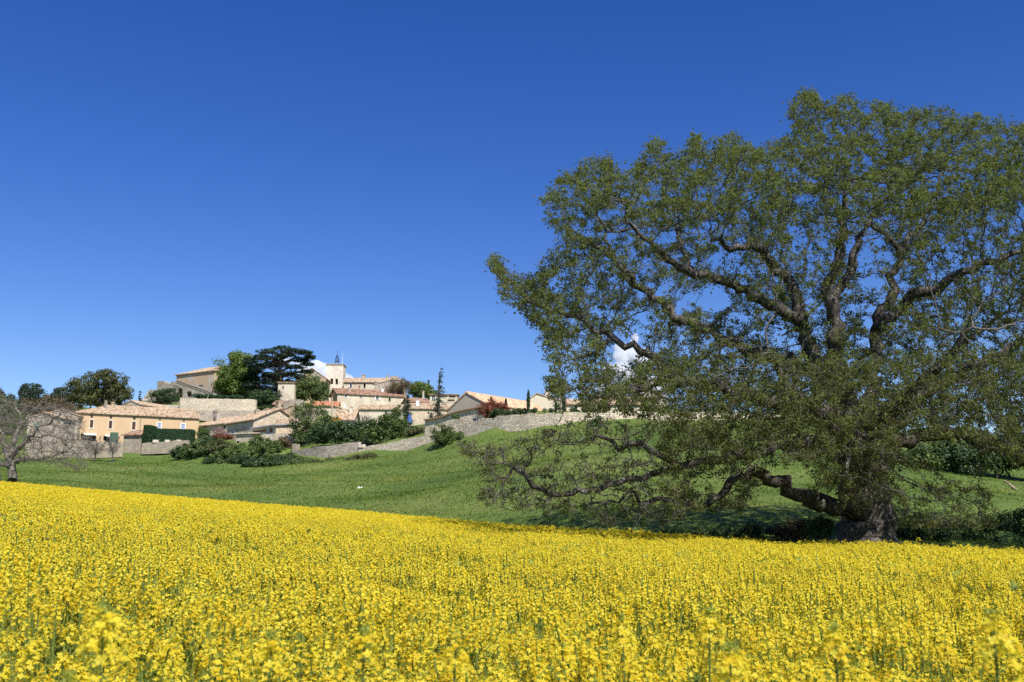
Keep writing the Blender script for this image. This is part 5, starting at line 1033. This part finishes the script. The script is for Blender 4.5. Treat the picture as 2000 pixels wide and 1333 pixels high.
strip('wall_top_hedge', 'low dark hedge running along the top of the retaining wall', [(x, 802, 16, 3.5) for x in range(1045, 1420, 24)], 114.5, 'leaf_dark', 8000, .28, .14, 40)
strip('terrace_hedge', 'low trimmed hedge on top of the high white terrace wall', [(x, y, 10, 4) for x, y in ((386, 773), (398, 774.5), (410, 775), (422, 776), (436, 776.5), (450, 776), (465, 776))], 207, 'hedge', 3500, .4, .22, 41)
r = np.random.default_rng(44)
# tall clipped hedge by the ochre house
A = P(278, 866, 160); Bh = P(368, 868, 160.5); hroot = thing('clipped_hedge', (A + Bh) / 2, 'tall squarely clipped dark green hedge before the ochre house', 'hedge'); ho = np.array(hroot.location)
def hedge_block(q, q2, ztop, zbot, dy, name):
    m = MB(); q = np.array(q); q2 = np.array(q2); q[2] = zbot; q2[2] = zbot; m.quadbox([q, q2, q2 + [0, dy, 0], q + [0, dy, 0]], [np.array([*p[:2], ztop]) for p in (q, q2, q2 + [0, dy, 0], q + [0, dy, 0])]); o = m.build(name, M['green_hedge_core'], hroot, ho)
    n = 9000; u = r.random(n); f = r.integers(0, 3, n); s = r.random(n); L = q2 - q
    pts = np.where((f == 0)[:, None], q + u[:, None] * L + np.stack([0 * u, 0 * u - .03, s * (ztop - zbot)], -1), np.where((f == 1)[:, None], q + u[:, None] * L + np.stack([0 * u, s * dy, 0 * u + (ztop - zbot) + .03], -1), q + (s > .5)[:, None] * L + np.stack([(s > .5) * .05 - .02, u * dy, (s * 7 % 1) * (ztop - zbot)], -1)))
    foliage('foliage', pts + r.normal(size=pts.shape) * .03, .13, M['hedge'], o, ho, r.random(n), .2, r); return o
M['green_hedge_core'] = flat_mat('hedge_core', (0.02, 0.045, 0.02), 0.9, .3)
h0 = P(279, 831.5, 158); hedge_block(P(279, 860, 158), P(292, 860, 158), h0[2], P(280, 865, 158)[2] - .5, 3, 'hedge_block'); h1 = P(300, 838, 160.5)
hedge_block(P(292.5, 860, 160.3), P(373, 860, 162), h1[2], P(300, 864, 160)[2] - .8, 2.0, 'hedge_block')
# blossom and bushes at the meadow edge
GB = 'bushes along the top of the meadow'
plant('blossom_shrub', 'pink blossoming shrub in front of the low stone house', 'shrub', [(428, 843, 10, 8), (434, 848, 10, 6)], 163, 'leaf_pink', 428, 700, 40, .5, .16, seed=50, trunk_r=.06, limbs=20)
plant('purple_hedge', 'low wine coloured bush beneath the pink blossom', 'bush', [(432, 854, 17, 5), (446, 855, 8, 5)], 160, 'leaf_red', 432, 1500, 40, .4, .17, seed=51, trunk_r=.06)
for k, (bl, lb, mt, d) in enumerate((
    ([(398, 855, 11, 17), (394, 845, 7, 9)], 'upright light green shrub before the low stone house corner', 'leaf_mid', 156),
    ([(374, 882, 20, 12), (385, 876, 14, 11), (366, 887, 12, 9)], 'rounded bright green bush at the left end of the meadow-edge row', 'leaf_mid', 147),
    ([(430, 876, 24, 16), (415, 884, 18, 12), (440, 886, 20, 12)], 'olive bush between the bright green bush and the narrow outbuilding', 'leaf_olive', 147),
    ([(500, 872, 12, 18), (506, 862, 7, 10)], 'tall green bush climbing before the plank garage', 'leaf_mid', 148),
    ([(515, 882, 30, 18), (495, 893, 24, 14), (530, 895, 26, 12)], 'large leafy green bush below the grey yard wall', 'leaf_mid', 144),
    ([(553, 870, 14, 16), (560, 880, 14, 12)], 'reddish brown overgrown bush left of the low wall end', 'leaf_brown', 150),
    ([(560, 900, 26, 13), (580, 904, 22, 10)], 'dark green bush hugging the foot of the low wall end', 'leaf_dark', 142),
    ([(470, 900, 26, 12), (445, 903, 20, 9), (410, 902, 16, 9)], 'low dark bush spilling onto the meadow left of centre', 'leaf_dark', 142),
    ([(520, 906, 32, 8), (490, 908, 18, 7)], 'lowest spreading bush on the meadow edge', 'leaf_dark', 138),
    ([(645, 903, 16, 7), (630, 908, 18, 6), (665, 904, 12, 6)], 'green bush in front of the grey stretch of the low wall', 'leaf_mid', 136),
    ([(610, 908, 24, 9)], 'small bush between the dark bush and the grey wall stretch', 'leaf_mid', 137),
    ([(350, 884, 14, 10), (360, 876, 10, 9)], 'leftmost small bush of the row, below the parapet wall', 'leaf_dark', 150),
    ([(402, 872, 18, 16), (412, 866, 12, 12)], 'bush with dark middle below the upright light green shrub', 'leaf_dark', 149),
    ([(462, 884, 20, 14), (475, 878, 14, 10)], 'pale green bush beneath the narrow stone outbuilding', 'leaf_mid', 150),
    ([(535, 876, 20, 14), (525, 868, 12, 10)], 'green bush pressed against the grey yard wall', 'leaf_mid', 149),
    ([(580, 905, 34, 10), (555, 910, 26, 9)], 'low ragged bush in front of the low wall end', 'leaf_mid', 139),
    ([(450, 890, 34, 14), (425, 896, 26, 10)], 'wide mid green bush in the middle of the row', 'leaf_mid', 145),
    ([(700, 898, 16, 8), (720, 893, 18, 6), (685, 903, 14, 7)], 'brownish low bush where the grey wall turns warm', 'leaf_olive', 134))):
    plant('meadow_bush', lb, 'bush', bl, d, mt, None, int(2200 + 45 * sum(b_[2] for b_ in bl)), 60, .55, .2, GB, seed=60 + k, shell=.3, trunk_r=.06, limbs=8)
plant('wall_bush', 'small bramble at the bottom of the retaining wall', 'bush', [(1072, 846, 14, 8)], 108, 'leaf_olive', 1072, 900, 30, .35, .14, seed=80, trunk_r=.04)
plant('wall_bush', 'green bush creeping up the retaining wall beside the oak', 'bush', [(1170, 826, 18, 10), (1190, 835, 20, 8)], 108, 'leaf_mid', 1172, 2200, 40, .4, .15, seed=81, trunk_r=.04)
# undergrowth beneath and behind the oak
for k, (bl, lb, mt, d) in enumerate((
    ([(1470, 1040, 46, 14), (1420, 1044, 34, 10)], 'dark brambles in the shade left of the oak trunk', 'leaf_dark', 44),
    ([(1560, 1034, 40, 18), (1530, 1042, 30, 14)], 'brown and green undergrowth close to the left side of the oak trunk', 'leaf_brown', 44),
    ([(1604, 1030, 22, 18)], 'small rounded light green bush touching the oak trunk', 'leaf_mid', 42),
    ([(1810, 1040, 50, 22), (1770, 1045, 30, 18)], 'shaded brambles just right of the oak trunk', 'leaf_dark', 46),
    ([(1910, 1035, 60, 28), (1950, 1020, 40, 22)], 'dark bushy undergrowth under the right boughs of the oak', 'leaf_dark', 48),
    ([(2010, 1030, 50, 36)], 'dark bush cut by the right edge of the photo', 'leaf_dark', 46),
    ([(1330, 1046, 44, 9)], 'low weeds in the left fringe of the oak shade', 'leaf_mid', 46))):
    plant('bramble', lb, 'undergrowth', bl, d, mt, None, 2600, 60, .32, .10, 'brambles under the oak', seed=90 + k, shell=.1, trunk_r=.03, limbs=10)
for k, (bl, lb, mt, d) in enumerate((
    ([(1790, 896, 46, 30), (1760, 906, 32, 22)], 'green hedge bush framed by the low right bough of the oak', 'leaf_mid', 81),
    ([(1850, 890, 42, 36), (1885, 890, 36, 38)], 'dark tall hedge tree beneath the low right bough of the oak', 'leaf_dark', 81),
    ([(1940, 888, 50, 40), (1980, 888, 38, 42)], 'dark hedge thicket near the right edge behind the oak', 'leaf_dark', 82),
    ([(2040, 880, 54, 44)], 'hedge thicket at the very right edge behind the oak', 'leaf_dark', 80),
    ([(1700, 845, 44, 34), (1640, 838, 34, 26)], 'green bushes on the slope straight behind the oak trunk', 'leaf_mid', 98))):
    plant('hedge_tree', lb, 'thicket', bl, d, mt, None, 5200, 90, .75, .2, 'thicket behind the oak', seed=110 + k, shell=.2, trunk_r=.1, limbs=12)
# rocky outcrop on the hill top
def rock(name, label, px, py, wpx, hpx, d, seed, mat, cat='rock', parent=None):
    r = np.random.default_rng(seed); import bmesh as bmm; bm = bmm.new(); bmm.ops.create_icosphere(bm, subdivisions=3, radius=1); c_ = P(px, py, d); sx = wpx / 2 * d / F; sz = hpx / 2 * d / F; dirs = rand_dir(9, 0, r); cut_ = r.uniform(.6, .95, 9); V = []
    for v in bm.verts:
        p = np.array(v.co); 
        for a, b_ in zip(dirs, cut_):
            e = p @ a - b_
            if e > 0: p = p - a * e
        p = p * (1 + .06 * math.sin(9 * p[0] + 3 * p[2]) + r.normal() * .02); V.append(p * [sx, sx, sz] + c_)
    fs = [tuple(v.index for v in f.verts) for f in bm.faces]; bm.free(); o = mesh(name, V, fs, mat, parent, np.array(parent.location) if parent else c_)
    return o if parent else tag(o, label, cat)
M['rock'] = plaster_mat('limestone', (0.20, 0.17, 0.13), (0.50, 0.44, 0.35)); 
root = thing('rock_outcrop', P(285, 782, 218), 'jagged pale limestone outcrop at the left end of the hill top', 'rock')
for k, q in enumerate(((282, 784, 22, 14), (290, 777, 16, 16), (298, 773, 14, 16), (275, 787, 14, 8), (300, 783, 20, 14))): rock('boulder', None, *q, 218, 70 + k, M['rock'], parent=root)

# small white litter lying in the meadow
wd_ = 92; q = P(704, 939, wd_); q[2] = float(ground(q[0], wd_)); m = MB(); root = thing('white_litter', q, 'small bright white scrap lying alone on the open meadow', 'litter')
for dx, ww, hh in ((-.1, .11, .06), (.11, .1, .04)):
    m = MB(); b_ = q + [dx, 0, 0]; m.quadbox([b_ + [-ww, -.15, -.05], b_ + [ww, -.18, -.03], b_ + [ww * .8, .15, -.05], b_ + [-ww * .9, .12, -.05]], [b_ + [-ww * .7, -.1, hh + .06], b_ + [ww * .8, -.05, hh + .05], b_ + [ww * .6, .1, hh + .03], b_ + [-ww * .6, .08, hh + .06]]); m.build('scrap', M['white'], root, q)

# narrow dirt path on the right slope
pp = [(1962, 940), (1970, 945), (1978, 952), (1986, 958)]; Vp = []
M['dirt'] = flat_mat('dirt', (0.28, 0.22, 0.14), .95, .3)
for x_, y_ in pp:
    ds = np.linspace(55, 90, 400); zz = ground(P(x_, y_, ds)[:, 0], ds); e = np.abs(zz - P(x_, y_, ds)[:, 2]); d_ = ds[e.argmin()]
    for k in (-.1, .1): X_ = float(P(x_, y_, d_)[0]) + k; Vp.append((X_, d_, float(ground(X_, d_)) + .06))
o = mesh('path', Vp, [(2 * i, 2 * i + 1, 2 * i + 3, 2 * i + 2) for i in range(3)], M['dirt']); tag(o, kind='structure')

# ------------------------------------------------------------------ grass on the meadow
r = np.random.default_rng(50); n = 120000
px = r.uniform(-150, 2150, n); de = np.interp(px, EPX, EDD); dmax = np.interp(px, [0, 350, 650, 900, 1200, 2000], [158, 155, 142, 118, 110, 100]); dd = de + 1 + (dmax - de - 1) * r.random(n) ** 1.1
xx = (px - 1000) / F * dd * 1.0; gzz = ground(xx, dd); bp2 = np.stack([xx, dd, gzz], -1)
patch = .5 + .5 * np.sin(xx * .31 + 2 * np.sin(dd * .17)) * np.sin(dd * .23 + xx * .12)
hgt = r.uniform(.07, .17, n) * (.6 + .7 * patch); a = r.uniform(0, 6.28, n); wv_ = .010 + .0006 * dd
side = np.stack([np.cos(a), np.sin(a) * .4, 0 * a], -1) * wv_[:, None]; ln = r.normal(size=(n, 3)) * [.09, .09, 0]
V = np.stack([bp2 - side - [0, 0, .04], bp2 + side - [0, 0, .04], bp2 + ln + np.stack([0 * a, 0 * a, hgt], -1)], 1).reshape(-1, 3)
gb = bpy.data.materials.new('grass_blade'); gb.use_nodes = True; t = gb.node_tree; t.nodes.clear(); at = t.nodes.new('ShaderNodeAttribute'); at.attribute_name = 'tint'
c = mixc(t, 1.0, meadow_col(t), ramp(t, at.outputs['Fac'], [(0, (1.1, 1.1, 1.0)), (1, (1.5, 1.4, 1.3))]), 'MULTIPLY'); d_ = t.nodes.new('ShaderNodeBsdfDiffuse'); tr = t.nodes.new('ShaderNodeBsdfTranslucent'); mx_ = t.nodes.new('ShaderNodeMixShader'); mx_.inputs[0].default_value = .45
t.links.new(c, d_.inputs[0]); t.links.new(c, tr.inputs[0]); t.links.new(d_.outputs[0], mx_.inputs[1]); t.links.new(tr.outputs[0], mx_.inputs[2]); oo = t.nodes.new('ShaderNodeOutputMaterial'); t.links.new(mx_.outputs[0], oo.inputs[0]); M['grass'] = gb
o = mesh('meadow_grass', V, [np.arange(3 * n).reshape(-1, 3)], M['grass'], tint=np.repeat(np.clip(.3 + .35 * patch + .1 * r.normal(size=n), 0, 1), 3)); tag(o, 'short green meadow grass on the slope below the village', 'grass', kind='stuff')
# buttercups dotted in drifts
n = 60000; px = r.uniform(0, 2000, n); de = np.interp(px, EPX, EDD); dd = de + 4 + 42 * r.random(n); xx = (px - 1000) / F * dd; k_ = ((np.sin(xx * .28 + 1.7 * np.sin(dd * .9)) + np.sin(dd * 1.3 + xx * .2) + .7 * np.sin(xx * 1.1 + dd * .4) > 2.05) & (r.random(n) < .8)) | (r.random(n) < .008); xx, dd = xx[k_], dd[k_]
V, Fc = leaf_quads(np.stack([xx, dd, ground(xx, dd) + .2], -1), .055, r, 1.5); M['buttercup'] = leaf_mat('buttercup_petal', [(0, (.55, .42, .02)), (1, (.75, .6, .05))]); o = mesh('meadow_flowers', V, [Fc], M['buttercup'], tint=r.random(len(V))); tag(o, 'tiny yellow wildflowers scattered in drifts through the green meadow', 'flowers', kind='stuff')

# ------------------------------------------------------------------ rapeseed field
M['petal'] = leaf_mat('rape_petal', [(0.0, (0.72, 0.50, 0.02)), (0.35, (0.81, 0.655, 0.04)), (1.0, (0.86, 0.75, 0.075))], .5, .05)
M['rape_green'] = leaf_mat('rape_stem', [(0.0, (0.15, 0.20, 0.06)), (0.5, (0.25, 0.32, 0.08)), (1.0, (0.38, 0.42, 0.06))], .4, .05)
fr = np.random.default_rng(77)
def flower_head(nf, petal, r, hgt=.085, rad=.04, petals=4):
    """template in metres around the top of the stem: returns petal quads and green tris/quads"""
    V = []; t = []
    for i in range(nf):
        u = i / nf; z = -hgt * u ** 1.1 + r.normal() * .006; ang = i * 2.4 + r.normal() * .3; rr = rad * (.25 + .85 * u ** .6) * r.uniform(.8, 1.15)
        c = np.array([rr * math.cos(ang), rr * math.sin(ang), z]); nn = unit(np.array([math.cos(ang) * (.3 + u), math.sin(ang) * (.3 + u), 1.0 - .3 * u]) + r.normal(size=3) * .25); a = unit(np.cross(nn, r.normal(size=3))); b = np.cross(nn, a); ti = r.random()
        for k in range(petals):
            if petals == 1: q = [c - a * petal, c + b * petal, c + a * petal, c - b * petal]
            else:
                d1 = math.cos(k * math.pi / 2) * a + math.sin(k * math.pi / 2) * b; s_ = np.cross(nn, d1)
                q = [c, c + d1 * petal * .6 + s_ * petal * .42 + nn * petal * .1, c + d1 * petal * 1.05 + nn * petal * .22, c + d1 * petal * .6 - s_ * petal * .42 + nn * petal * .1]
            V += q; t += [np.clip(ti + r.normal() * .1, 0, 1)] * 4
    return np.array(V), np.array(t)
def buds(n, r, z0=.012, rad=.012, s=.007):
    V = []
    for i in range(n):
        a = r.uniform(0, 6.28); c = np.array([rad * math.cos(a) * r.random(), rad * math.sin(a) * r.random(), z0 * r.random()]); d = rand_dir(3, 0, r) * s
        V += [c - d[0] * .5, c + d[1] * .5, c + d[0] * .5 + [0, 0, s], c - d[1] * .5]
    return np.array(V)
def stems(r, L=.5, pods=9, w_=.0035):
    """crossed thin quads for the stem and thin side pods / pedicels"""
    V = []
    for a in (0, math.pi / 2):
        s = np.array([math.cos(a), math.sin(a), 0]) * w_; V += [-s, s, s * 1.5 + [0, 0, -L], -s * 1.5 + [0, 0, -L]]
    for i in range(pods):
        z = -.07 - i * .018; a = i * 2.4; d = np.array([math.cos(a), math.sin(a), .55]) * r.uniform(.025, .045); c = np.array([0, 0, z]); s = np.cross(d, [0, 0, 1]); s = s / np.linalg.norm(s) * .0016; V += [c - s, c + s, c + d + s, c + d - s]
    for i in range(3):
        z = -.22 - .12 * r.random() * (i + 1); a = r.uniform(0, 6.28); d = np.array([math.cos(a), math.sin(a), .2]) * r.uniform(.05, .10); c = np.array([0, 0, z]); s = unit(np.cross(d, [0, 0, 1])) * .012; V += [c, c + d * .5 - s, c + d, c + d * .5 + s]
    return np.array(V)
def scatter(tmpl, P3, yaw, sc, tilt, r):
    """tmpl: list of (V, tint) variants"""
    Vs = []; Ts = []; which = r.integers(0, len(tmpl), len(P3))
    for k, (tv, tt) in enumerate(tmpl):
        s = which == k; n = s.sum()
        if n == 0: continue
        c, sn = np.cos(yaw[s]), np.sin(yaw[s]); v = tv[None] * sc[s][:, None, None]; x = v[..., 0] * c[:, None] - v[..., 1] * sn[:, None]; y = v[..., 0] * sn[:, None] + v[..., 1] * c[:, None]; z = v[..., 2]
        x = x + tilt[s][:, 0:1] * z; y = y + tilt[s][:, 1:2] * z
        Vs.append((np.stack([x, y, z], -1) + P3[s][:, None]).reshape(-1, 3)); Ts.append(np.clip(tt[None] + fr.normal(size=(n, 1)) * .12, 0, 1).ravel())
    return np.concatenate(Vs), np.concatenate(Ts)
PV, PT, GV, GT = [], [], [], []
def wedge(r0, r1, dens, wid=37):
    th0 = math.radians(wid); n = int(dens * th0 * (r1 ** 2 - r0 ** 2)); th = fr.uniform(-th0, th0, n); r_ = np.sqrt(fr.uniform(r0 ** 2, r1 ** 2, n)); k = r_ < np.interp(th, TH, E_r) + .6 * np.sin(th * 210) + .3 * fr.normal(size=n); return th[k], r_[k]
def lod(r0, r1, dens, tm, gm_, sc0, hj, dtint=0):
    th, r_ = wedge(r0, r1, dens); n = len(th); X_ = np.sin(th) * r_; Y_ = np.cos(th) * r_
    low = fr.random(n) ** 1.7; bumpy = (.05 + .05 * (r0 < 17)) * np.sin(X_ * 1.9 + 1.2 * np.sin(Y_ * 1.3)) * np.sin(Y_ * 1.6 + X_ * .5)
    if r0 < 17:
        kk = (np.sin(X_ * 7.3 + 2 * np.sin(Y_ * 3.1)) + np.sin(Y_ * 6.1 + 2 * np.sin(X_ * 4.7)) > -.6) | (fr.random(n) < .5); th, r_, X_, Y_, low, bumpy = [q[kk] for q in (th, r_, X_, Y_, low, bumpy)]; n = len(th)
    z = field_top(th, r_) + .06 - low * hj + bumpy + fr.normal(size=n) * .03 + (fr.random(n) < .04) * fr.uniform(.04, .13, n)
    P3 = np.stack([X_, Y_, z], -1); yaw = fr.uniform(0, 6.28, n); sc = sc0 * fr.uniform(.7, 1.3, n); tl = fr.normal(size=(n, 2)) * .12
    v, t = scatter(tm, P3, yaw, sc, tl, fr); PV.append(v); PT.append(t)
    if gm_: v, t = scatter(gm_, P3, yaw, sc, tl, fr); GV.append(v); GT.append(t)
    print('rape', r0, r1, n)
T0 = [flower_head(32, .0108, fr, rad=.037) for _ in range(10)]; G0 = []
for _ in range(8):
    v = np.concatenate([buds(14, fr), stems(fr)]); G0.append((v, np.concatenate([np.full(56, .95), np.full(len(v) - 56, .5) + fr.normal(size=len(v) - 56) * .08])))
T1 = [flower_head(30, .0098, fr, petals=1) for _ in range(8)]; G1 = []
for _ in range(6): v = stems(fr, .35, 3, .005); G1.append((v, np.full(len(v), .5)))
T2 = [flower_head(14, .0155, fr, petals=1, rad=.05, hgt=.07) for _ in range(6)]; G2 = [(np.array([[-.006, 0, 0], [.006, 0, 0], [.007, 0, -.3], [-.007, 0, -.3]]), np.full(4, .5)), (np.array([[0, -.006, 0], [0, .006, 0], [0, .007, -.3], [0, -.007, -.3]]), np.full(4, .55))]
T3 = [flower_head(9, .025, fr, petals=1, rad=.075, hgt=.08) for _ in range(6)]
lod(2.3, 7.5, 92, T0, G0, 1.15, .4); lod(7.5, 17, 100, T1, G1, 1.15, .3); lod(17, 36, 52, T2, G2, 1.1, .22); lod(36, 115, 26, T3, None, 1.15, .14)
# leafy green body of the crop
th, r_ = wedge(1.6, 22, 75); n = len(th); X_ = np.sin(th) * r_; Y_ = np.cos(th) * r_; gp = np.stack([X_, Y_, field_top(th, r_) - .28 - .5 * fr.random(n)], -1); v, Fc = leaf_quads(gp, .13, fr, .5, .4); GV.append(v); GT.append(np.repeat(fr.random(n) * .5, 4))
th, r_ = wedge(14, 115, 16); n = len(th); X_ = np.sin(th) * r_; Y_ = np.cos(th) * r_; gp = np.stack([X_, Y_, field_top(th, r_) - .02 - .4 * fr.random(n)], -1); v, Fc = leaf_quads(gp, .16, fr, .5, .5); GV.append(v); GT.append(np.repeat(.3 + fr.random(n) * .6, 4))
PV = np.concatenate(PV); PT = np.concatenate(PT); GV = np.concatenate(GV); GT = np.concatenate(GT); nP, nG = len(PV), len(GV); print('rape quads', nP // 4, nG // 4)
# soft crop canopy body under the blossoms
thb = np.radians(np.arange(-40, 40.1, .5)); rb = np.geomspace(1.2, 130, 150); t2b, r2b = np.meshgrid(thb, rb, indexing='ij'); rlim = np.interp(t2b, TH, E_r); rcl = np.minimum(r2b, rlim); zc = field_top(t2b, rcl) - np.interp(rcl, [3, 30, 90], [.62, .36, .22]); zc = np.where(r2b >= rlim, zc - 1.3, zc)
Vb = np.stack([np.sin(t2b) * rcl, np.cos(t2b) * rcl, zc], -1).reshape(-1, 3); i_, j_ = np.meshgrid(np.arange(len(thb) - 1), np.arange(len(rb) - 1), indexing='ij'); nb_ = len(rb); Fb = np.stack([i_ * nb_ + j_, i_ * nb_ + j_ + 1, (i_ + 1) * nb_ + j_ + 1, (i_ + 1) * nb_ + j_], -1).reshape(-1, 4)
cm, t, b = newmat('crop_body'); gpos = noise(t, 9, objco(t), 5, .7); c = ramp(t, gpos, [(.35, (0.10, 0.14, 0.03)), (.55, (0.18, 0.23, 0.04)), (.7, (0.42, 0.38, 0.04))]); t.links.new(c, b.inputs['Base Color']); bump(t, b, gpos, 1, .1)
V = np.concatenate([PV, GV, Vb]); Fa = np.arange(nP + nG).reshape(-1, 4); o = mesh('rapeseed_field', V, [Fa, Fb + nP + nG], M['petal'], tint=np.concatenate([PT, GT, np.full(len(Vb), .3)])); o.data.materials.append(M['rape_green']); o.data.materials.append(cm)
mi = np.concatenate([np.zeros(nP // 4), np.ones(nG // 4), np.full(len(Fb), 2)]).astype(np.int32); o.data.polygons.foreach_set('material_index', mi); tag(o, 'dense field of yellow flowering rapeseed filling the foreground', 'crop', kind='stuff')

# a few tall plants standing up right in front of the lens
def tall_plant(px, pt, d, s, label, seed):
    r = np.random.default_rng(seed); top = P(px, pt, d); gz = float(ground(top[0], d)); bs = np.array([top[0] + r.normal() * .04, d, gz]); root = thing('rapeseed_plant', bs, label, 'plant', 'tall rapeseed plants nearest the camera')
    m = MB(); m.tube([bs, lerp(bs, top, .6) + [r.normal() * .01, 0, 0], top - [0, 0, .02]], [.007, .005, .0025], 6); m.build('stem', M['rape_green'], root, bs); tt = root
    v, t_ = flower_head(40, .0125 * s, r, hgt=.085 * s, rad=.042 * s); v = v + top; nv_ = len(v); b_ = buds(30, r, .018, .014, .008) + top; sv_ = stems(r, .02, 14)[8:] * s + top; vv = np.concatenate([v, b_, sv_]); o = mesh('flower_head', vv, [np.arange(len(vv)).reshape(-1, 4)], M['petal'], root, bs, tint=np.concatenate([t_, np.full(len(vv) - nv_, .8)])); o.data.materials.append(M['rape_green']); o.data.polygons.foreach_set('material_index', (np.arange(len(vv) // 4) >= nv_ // 4).astype(np.int32))
    for k in range(2):
        a = r.uniform(0, 6.28); tp2 = top + [math.cos(a) * .07, math.sin(a) * .07, -.10 - .08 * k]; m = MB(); m.tube([tp2 - [math.cos(a) * .06, math.sin(a) * .06, .14], tp2], [.003, .002], 5); m.build('side_stem', M['rape_green'], root, bs); v, t_ = flower_head(26, .012 * s, r, hgt=.06 * s, rad=.036 * s); v = v + tp2; mesh('flower_head', v, [np.arange(len(v)).reshape(-1, 4)], M['petal'], root, bs, tint=t_)
for k, (px, pt, d, s, lb) in enumerate(((205, 1188, 1.75, 1.15, 'blurred tall rapeseed plant standing highest at the lower left'), (135, 1318, 2.1, 1, 'rapeseed plant whose head meets the bottom edge below the blurred one at lower left'), (530, 1238, 2.2, 1.0, 'blurred rapeseed head right of the highest one at the lower left'), (712, 1228, 2.3, 1.0, 'rapeseed plant with a broad head left of the bottom centre'), (890, 1236, 2.4, 1.0, 'rapeseed plant just left of the bottom centre'), (1215, 1200, 2.9, 1.0, 'rapeseed plant right of the bottom centre, head against finer blossom'),
    (1385, 1188, 2.7, 1.0, 'tall rapeseed plant halfway between bottom centre and right corner'), (1630, 1222, 2.4, 1.0, 'rapeseed plant with a drooping dome below the oak trunk'), (1425, 1262, 2.0, 1.0, 'low near rapeseed head at the bottom, left of the one below the oak trunk'), (1940, 1196, 1.9, 1.1, 'blurred tall rapeseed plant near the lower right corner'))):
    tall_plant(px, pt + 14, d, s * .78, lb, 300 + k)
# bees over the blossom
M['bee'] = flat_mat('bee_body', (0.10, 0.03, 0.012), .5, .3); M['bee_wing'] = flat_mat('bee_wing', (0.25, 0.2, 0.16), .3)
for px, py, d, lb in ((93, 1054, 6.2, 'tiny brown bee hovering over the blossom, leftmost of the bees'), (337, 1057, 6.5, 'faint tiny bee above the blossom between the other two'), (449, 1083, 5.0, 'dark reddish bee over the blossom, biggest and rightmost of the bees')):
    q = P(px, py, d); root = thing('bee', q, lb, 'bee'); m = MB(); m.tube([q + [-.009, 0, -.002], q + [-.005, 0, 0], q + [0, 0, .001], q + [.004, 0, .001], q + [.008, 0, 0]], [.001, .004, .0045, .0035, .0015], 8); m.build('body', M['bee'], root, q, True)
    for s in (-1, 1): m = MB(); m.add([q + [0, s * .002, .004], q + [.005, s * .009, .007], q + [-.002, s * .012, .008], q + [-.005, s * .006, .006], q + [0, s * .002, .0044], q + [.005, s * .009, .0074], q + [-.002, s * .012, .0084], q + [-.005, s * .006, .0064]], [(0, 1, 2, 3), (7, 6, 5, 4), (0, 4, 5, 1), (1, 5, 6, 2), (2, 6, 7, 3), (3, 7, 4, 0)]); m.build('wing', M['bee_wing'], root, q)

# ------------------------------------------------------------------ distant clouds
cmat = bpy.data.materials.new('cloud_white'); cmat.use_nodes = True; t = cmat.node_tree; b = t.nodes['Principled BSDF']; b.inputs['Base Color'].default_value = (.93, .94, .96, 1); b.inputs['Roughness'].default_value = 1; b.inputs['Specular IOR Level'].default_value = 0
t.nodes.remove(b); pv = t.nodes.new('ShaderNodeVolumePrincipled'); pv.inputs['Color'].default_value = (.97, .98, 1, 1); pv.inputs['Density'].default_value = .05; pv.inputs['Anisotropy'].default_value = -.2; t.links.new(pv.outputs[0], t.nodes['Material Output'].inputs['Volume'])
def cloud(label, puffs, d, seed):
    import bmesh as bmm; r = np.random.default_rng(seed); V = []; Fc = []
    for px, py, rp_ in puffs:
        for k in range(7):
            c_ = P(px + r.normal() * rp_ * .45, py + r.normal() * rp_ * .3, d + r.normal() * rp_ * d / F * .3); R_ = rp_ * d / F * r.uniform(.35, .75); bm = bmm.new(); bmm.ops.create_icosphere(bm, subdivisions=3, radius=1); n0 = len(V); ph = r.uniform(0, 6, 6)
            for v in bm.verts:
                p = np.array(v.co); s = 1 + .10 * math.sin(5 * p[0] + ph[0]) * math.sin(5 * p[1] + ph[1]) + .08 * math.sin(9 * p[2] + ph[2]) * math.sin(8 * p[0] + ph[3]) + .05 * math.sin(15 * p[1] + ph[4]) * math.sin(14 * p[2] + ph[5]); V.append(p * s * R_ + c_)
            Fc += [tuple(n0 + v.index for v in f.verts) for f in bm.faces]; bm.free()
    o = mesh('cloud', V, Fc, cmat, None, P(puffs[0][0], puffs[0][1], d), smooth=True); md = o.modifiers.new('union', 'REMESH'); md.mode = 'VOXEL'; md.voxel_size = 5.0; dg = bpy.context.evaluated_depsgraph_get(); dg.update(); me = bpy.data.meshes.new_from_object(o.evaluated_get(dg)); o.modifiers.clear(); o.data = me; tag(o, label, 'cloud')
cloud('small white cumulus peeping out between the cedar and the bell tower', [(618, 716, 16), (632, 722, 16), (600, 722, 16), (640, 740, 16), (660, 744, 16), (676, 742, 14), (615, 740, 20), (585, 712, 12), (560, 705, 10)], 3500, 1)
cloud('larger white cumulus seen through the boughs of the oak', [(1235, 664, 12), (1220, 690, 20), (1245, 702, 24), (1205, 728, 24), (1245, 742, 32), (1285, 752, 24), (1190, 765, 18), (1270, 775, 28)], 3500, 2)
